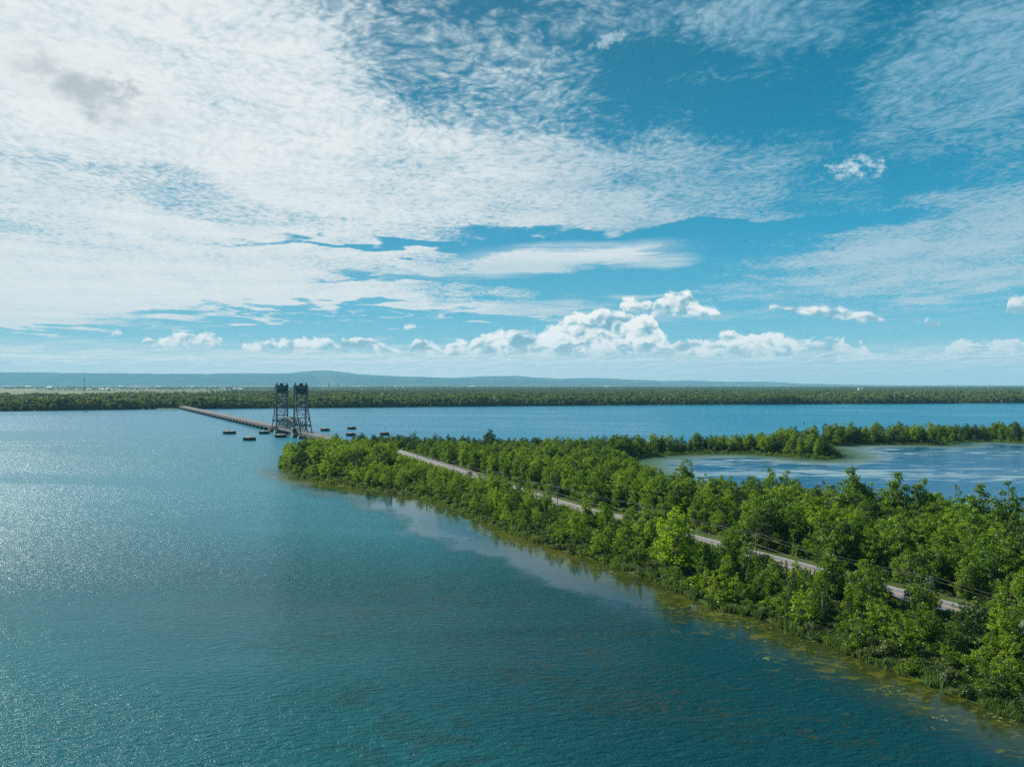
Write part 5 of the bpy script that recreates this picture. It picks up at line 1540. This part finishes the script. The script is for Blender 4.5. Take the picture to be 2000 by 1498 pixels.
def silo(px, label):
    d = 53 * F / (768.0 - HZ); x = (px - 1000) / F * d
    r = empty('silo', (x, d, 1.5), 0, label, 'silo', None)
    b = MB(); b.cyl((0, 0), 7.5, 0, 30, 24); b.build('tank', M['silo'], r)
    c = MB(); c.cyl((0, 0), 7.8, 30.002, 34, 24, 1.5); c.build('cap', M['grey_roof'], r)
silo(1678.5, 'left one of two pale silos above the right woods'); silo(1684.5, 'right one of two pale silos above the right woods')

def water_tower(px, label):
    d = 9500; x = (px - 1000) / F * d
    r = empty('water_tower', (x, d, 1.5), 0, label, 'water tower', 'distant water towers')
    b = MB(); b.cyl((0, 0), 4.0, 0, 34, 16, 3.0); b.build('stem', M['silo'], r)
    c = MB(); c.cyl((0, 0), 3.0, 34.002, 40, 20, 12); c.cyl((0, 0), 12, 40.002, 48, 20, 11); c.cyl((0, 0), 11, 48.002, 52, 20, 3); c.build('tank', M['silo'], r)
water_tower(1868, 'pale water tower above the right woods'); water_tower(1931, 'pale water tower nearest the right edge')

def lattice(name, x, y, z0, Ht, w0, w1, label, cat, arms=(), bar=0.3, n=10, dishes=False):
    r = empty(name, (x, y, z0), 0.5, label, cat)
    b = MB(); pv = None
    for i in range(n + 1):
        t = i / n; w = w0 * (1 - t) + w1 * t; z = Ht * t
        c = [(-w, -w, z), (w, -w, z), (w, w, z), (-w, w, z)]
        if pv:
            for k in range(4):
                b.bar(pv[k], c[k], bar * 1.5); b.bar(pv[k], c[(k + 1) % 4], bar); b.bar(c[k], c[(k + 1) % 4], bar)
        pv = c
    b.build('lattice', M['galv'], r)
    for zf, wd in arms:
        a = MB(); z = Ht * zf; a.bar((-wd, 0, z), (wd, 0, z), bar * 2); a.bar((-wd, 0, z), (0, 0, z + 3), bar); a.bar((wd, 0, z), (0, 0, z + 3), bar); a.build('arm', M['galv'], r)
    if dishes:
        for zf in (0.90, 0.97):
            for k in range(3):
                an = 2.1 * k; a = MB(); cx, cy = 2.2 * math.cos(an), 2.2 * math.sin(an)
                a.box((cx - .5, cy - .5, Ht * zf - 1.6), (cx + .5, cy + .5, Ht * zf + 1.6)); a.bar((0, 0, Ht * zf), (cx, cy, Ht * zf), 0.25); a.build('antenna', M['silo'], r)
lattice('radio_mast', (165 - 1000) / F * 2900, 2900, 2.0, 76, 1.1, 0.9, 'tall thin radio mast rising from the left far woods', 'mast', (), 0.34, 22, True)
for px, d in ((1140, 6200), (1112, 7600), (642, 5200), (660, 6000)):
    lattice('power_pylon', (px - 1000) / F * d, d, 1.5, 60, 5, 1.2, {1140: 'lattice pylon on the plain right of the middle', 1112: 'smaller lattice pylon left of the taller one', 642: 'pylon right of the smoke above the towers', 660: 'second pylon right of the bridge towers'}[px], 'pylon', ((0.72, 11), (0.84, 9), (0.95, 7)), 0.55, 8)

# smoke rising from a field behind the towers
def build_smoke():
    m = bpy.data.materials.new('thin_smoke'); m.use_nodes = True
    nt = m.node_tree; NX.nt = nt; nt.nodes.clear()
    out = nt.nodes.new('ShaderNodeOutputMaterial'); pv = nt.nodes.new('ShaderNodeVolumePrincipled')
    pv.inputs['Color'].default_value = (0.9, 0.9, 0.9, 1); pv.inputs['Density'].default_value = 0.0004
    nt.links.new(pv.outputs[0], out.inputs['Volume'])
    d = 9000.0; x = (636 - 1000) / F * d; b = MB()
    pts = [(x + 60, d, 6), (x + 30, d, 40), (x - 10, d, 80), (x - 60, d, 120), (x - 90, d, 150)]
    b.tube(pts, [170, 120, 90, 60, 20], 14); me = b.mesh('smoke', m)
    o = link('smoke', me); tag(o, 'thin pale smoke drifting over the plain behind the bridge', None, None, 'stuff')
build_smoke()

# ------------------------------------------------------------------ haze: the air over the plain
def build_haze():
    m = bpy.data.materials.new('pale_air'); m.use_nodes = True
    nt = m.node_tree; nt.nodes.clear()
    out = nt.nodes.new('ShaderNodeOutputMaterial'); pv = nt.nodes.new('ShaderNodeVolumePrincipled')
    pv.inputs['Color'].default_value = (0.31, 0.71, 0.93, 1); pv.inputs['Density'].default_value = 3.5e-5
    pv.inputs['Anisotropy'].default_value = 0.0
    nt.links.new(pv.outputs[0], out.inputs['Volume'])
    b = MB(); b.box((-24500, -9500, -3.0), (28000, 33500, 820))
    tag(b.build('haze', m), 'thin pale haze over the water, plain and hills', None, None, 'stuff')
build_haze()
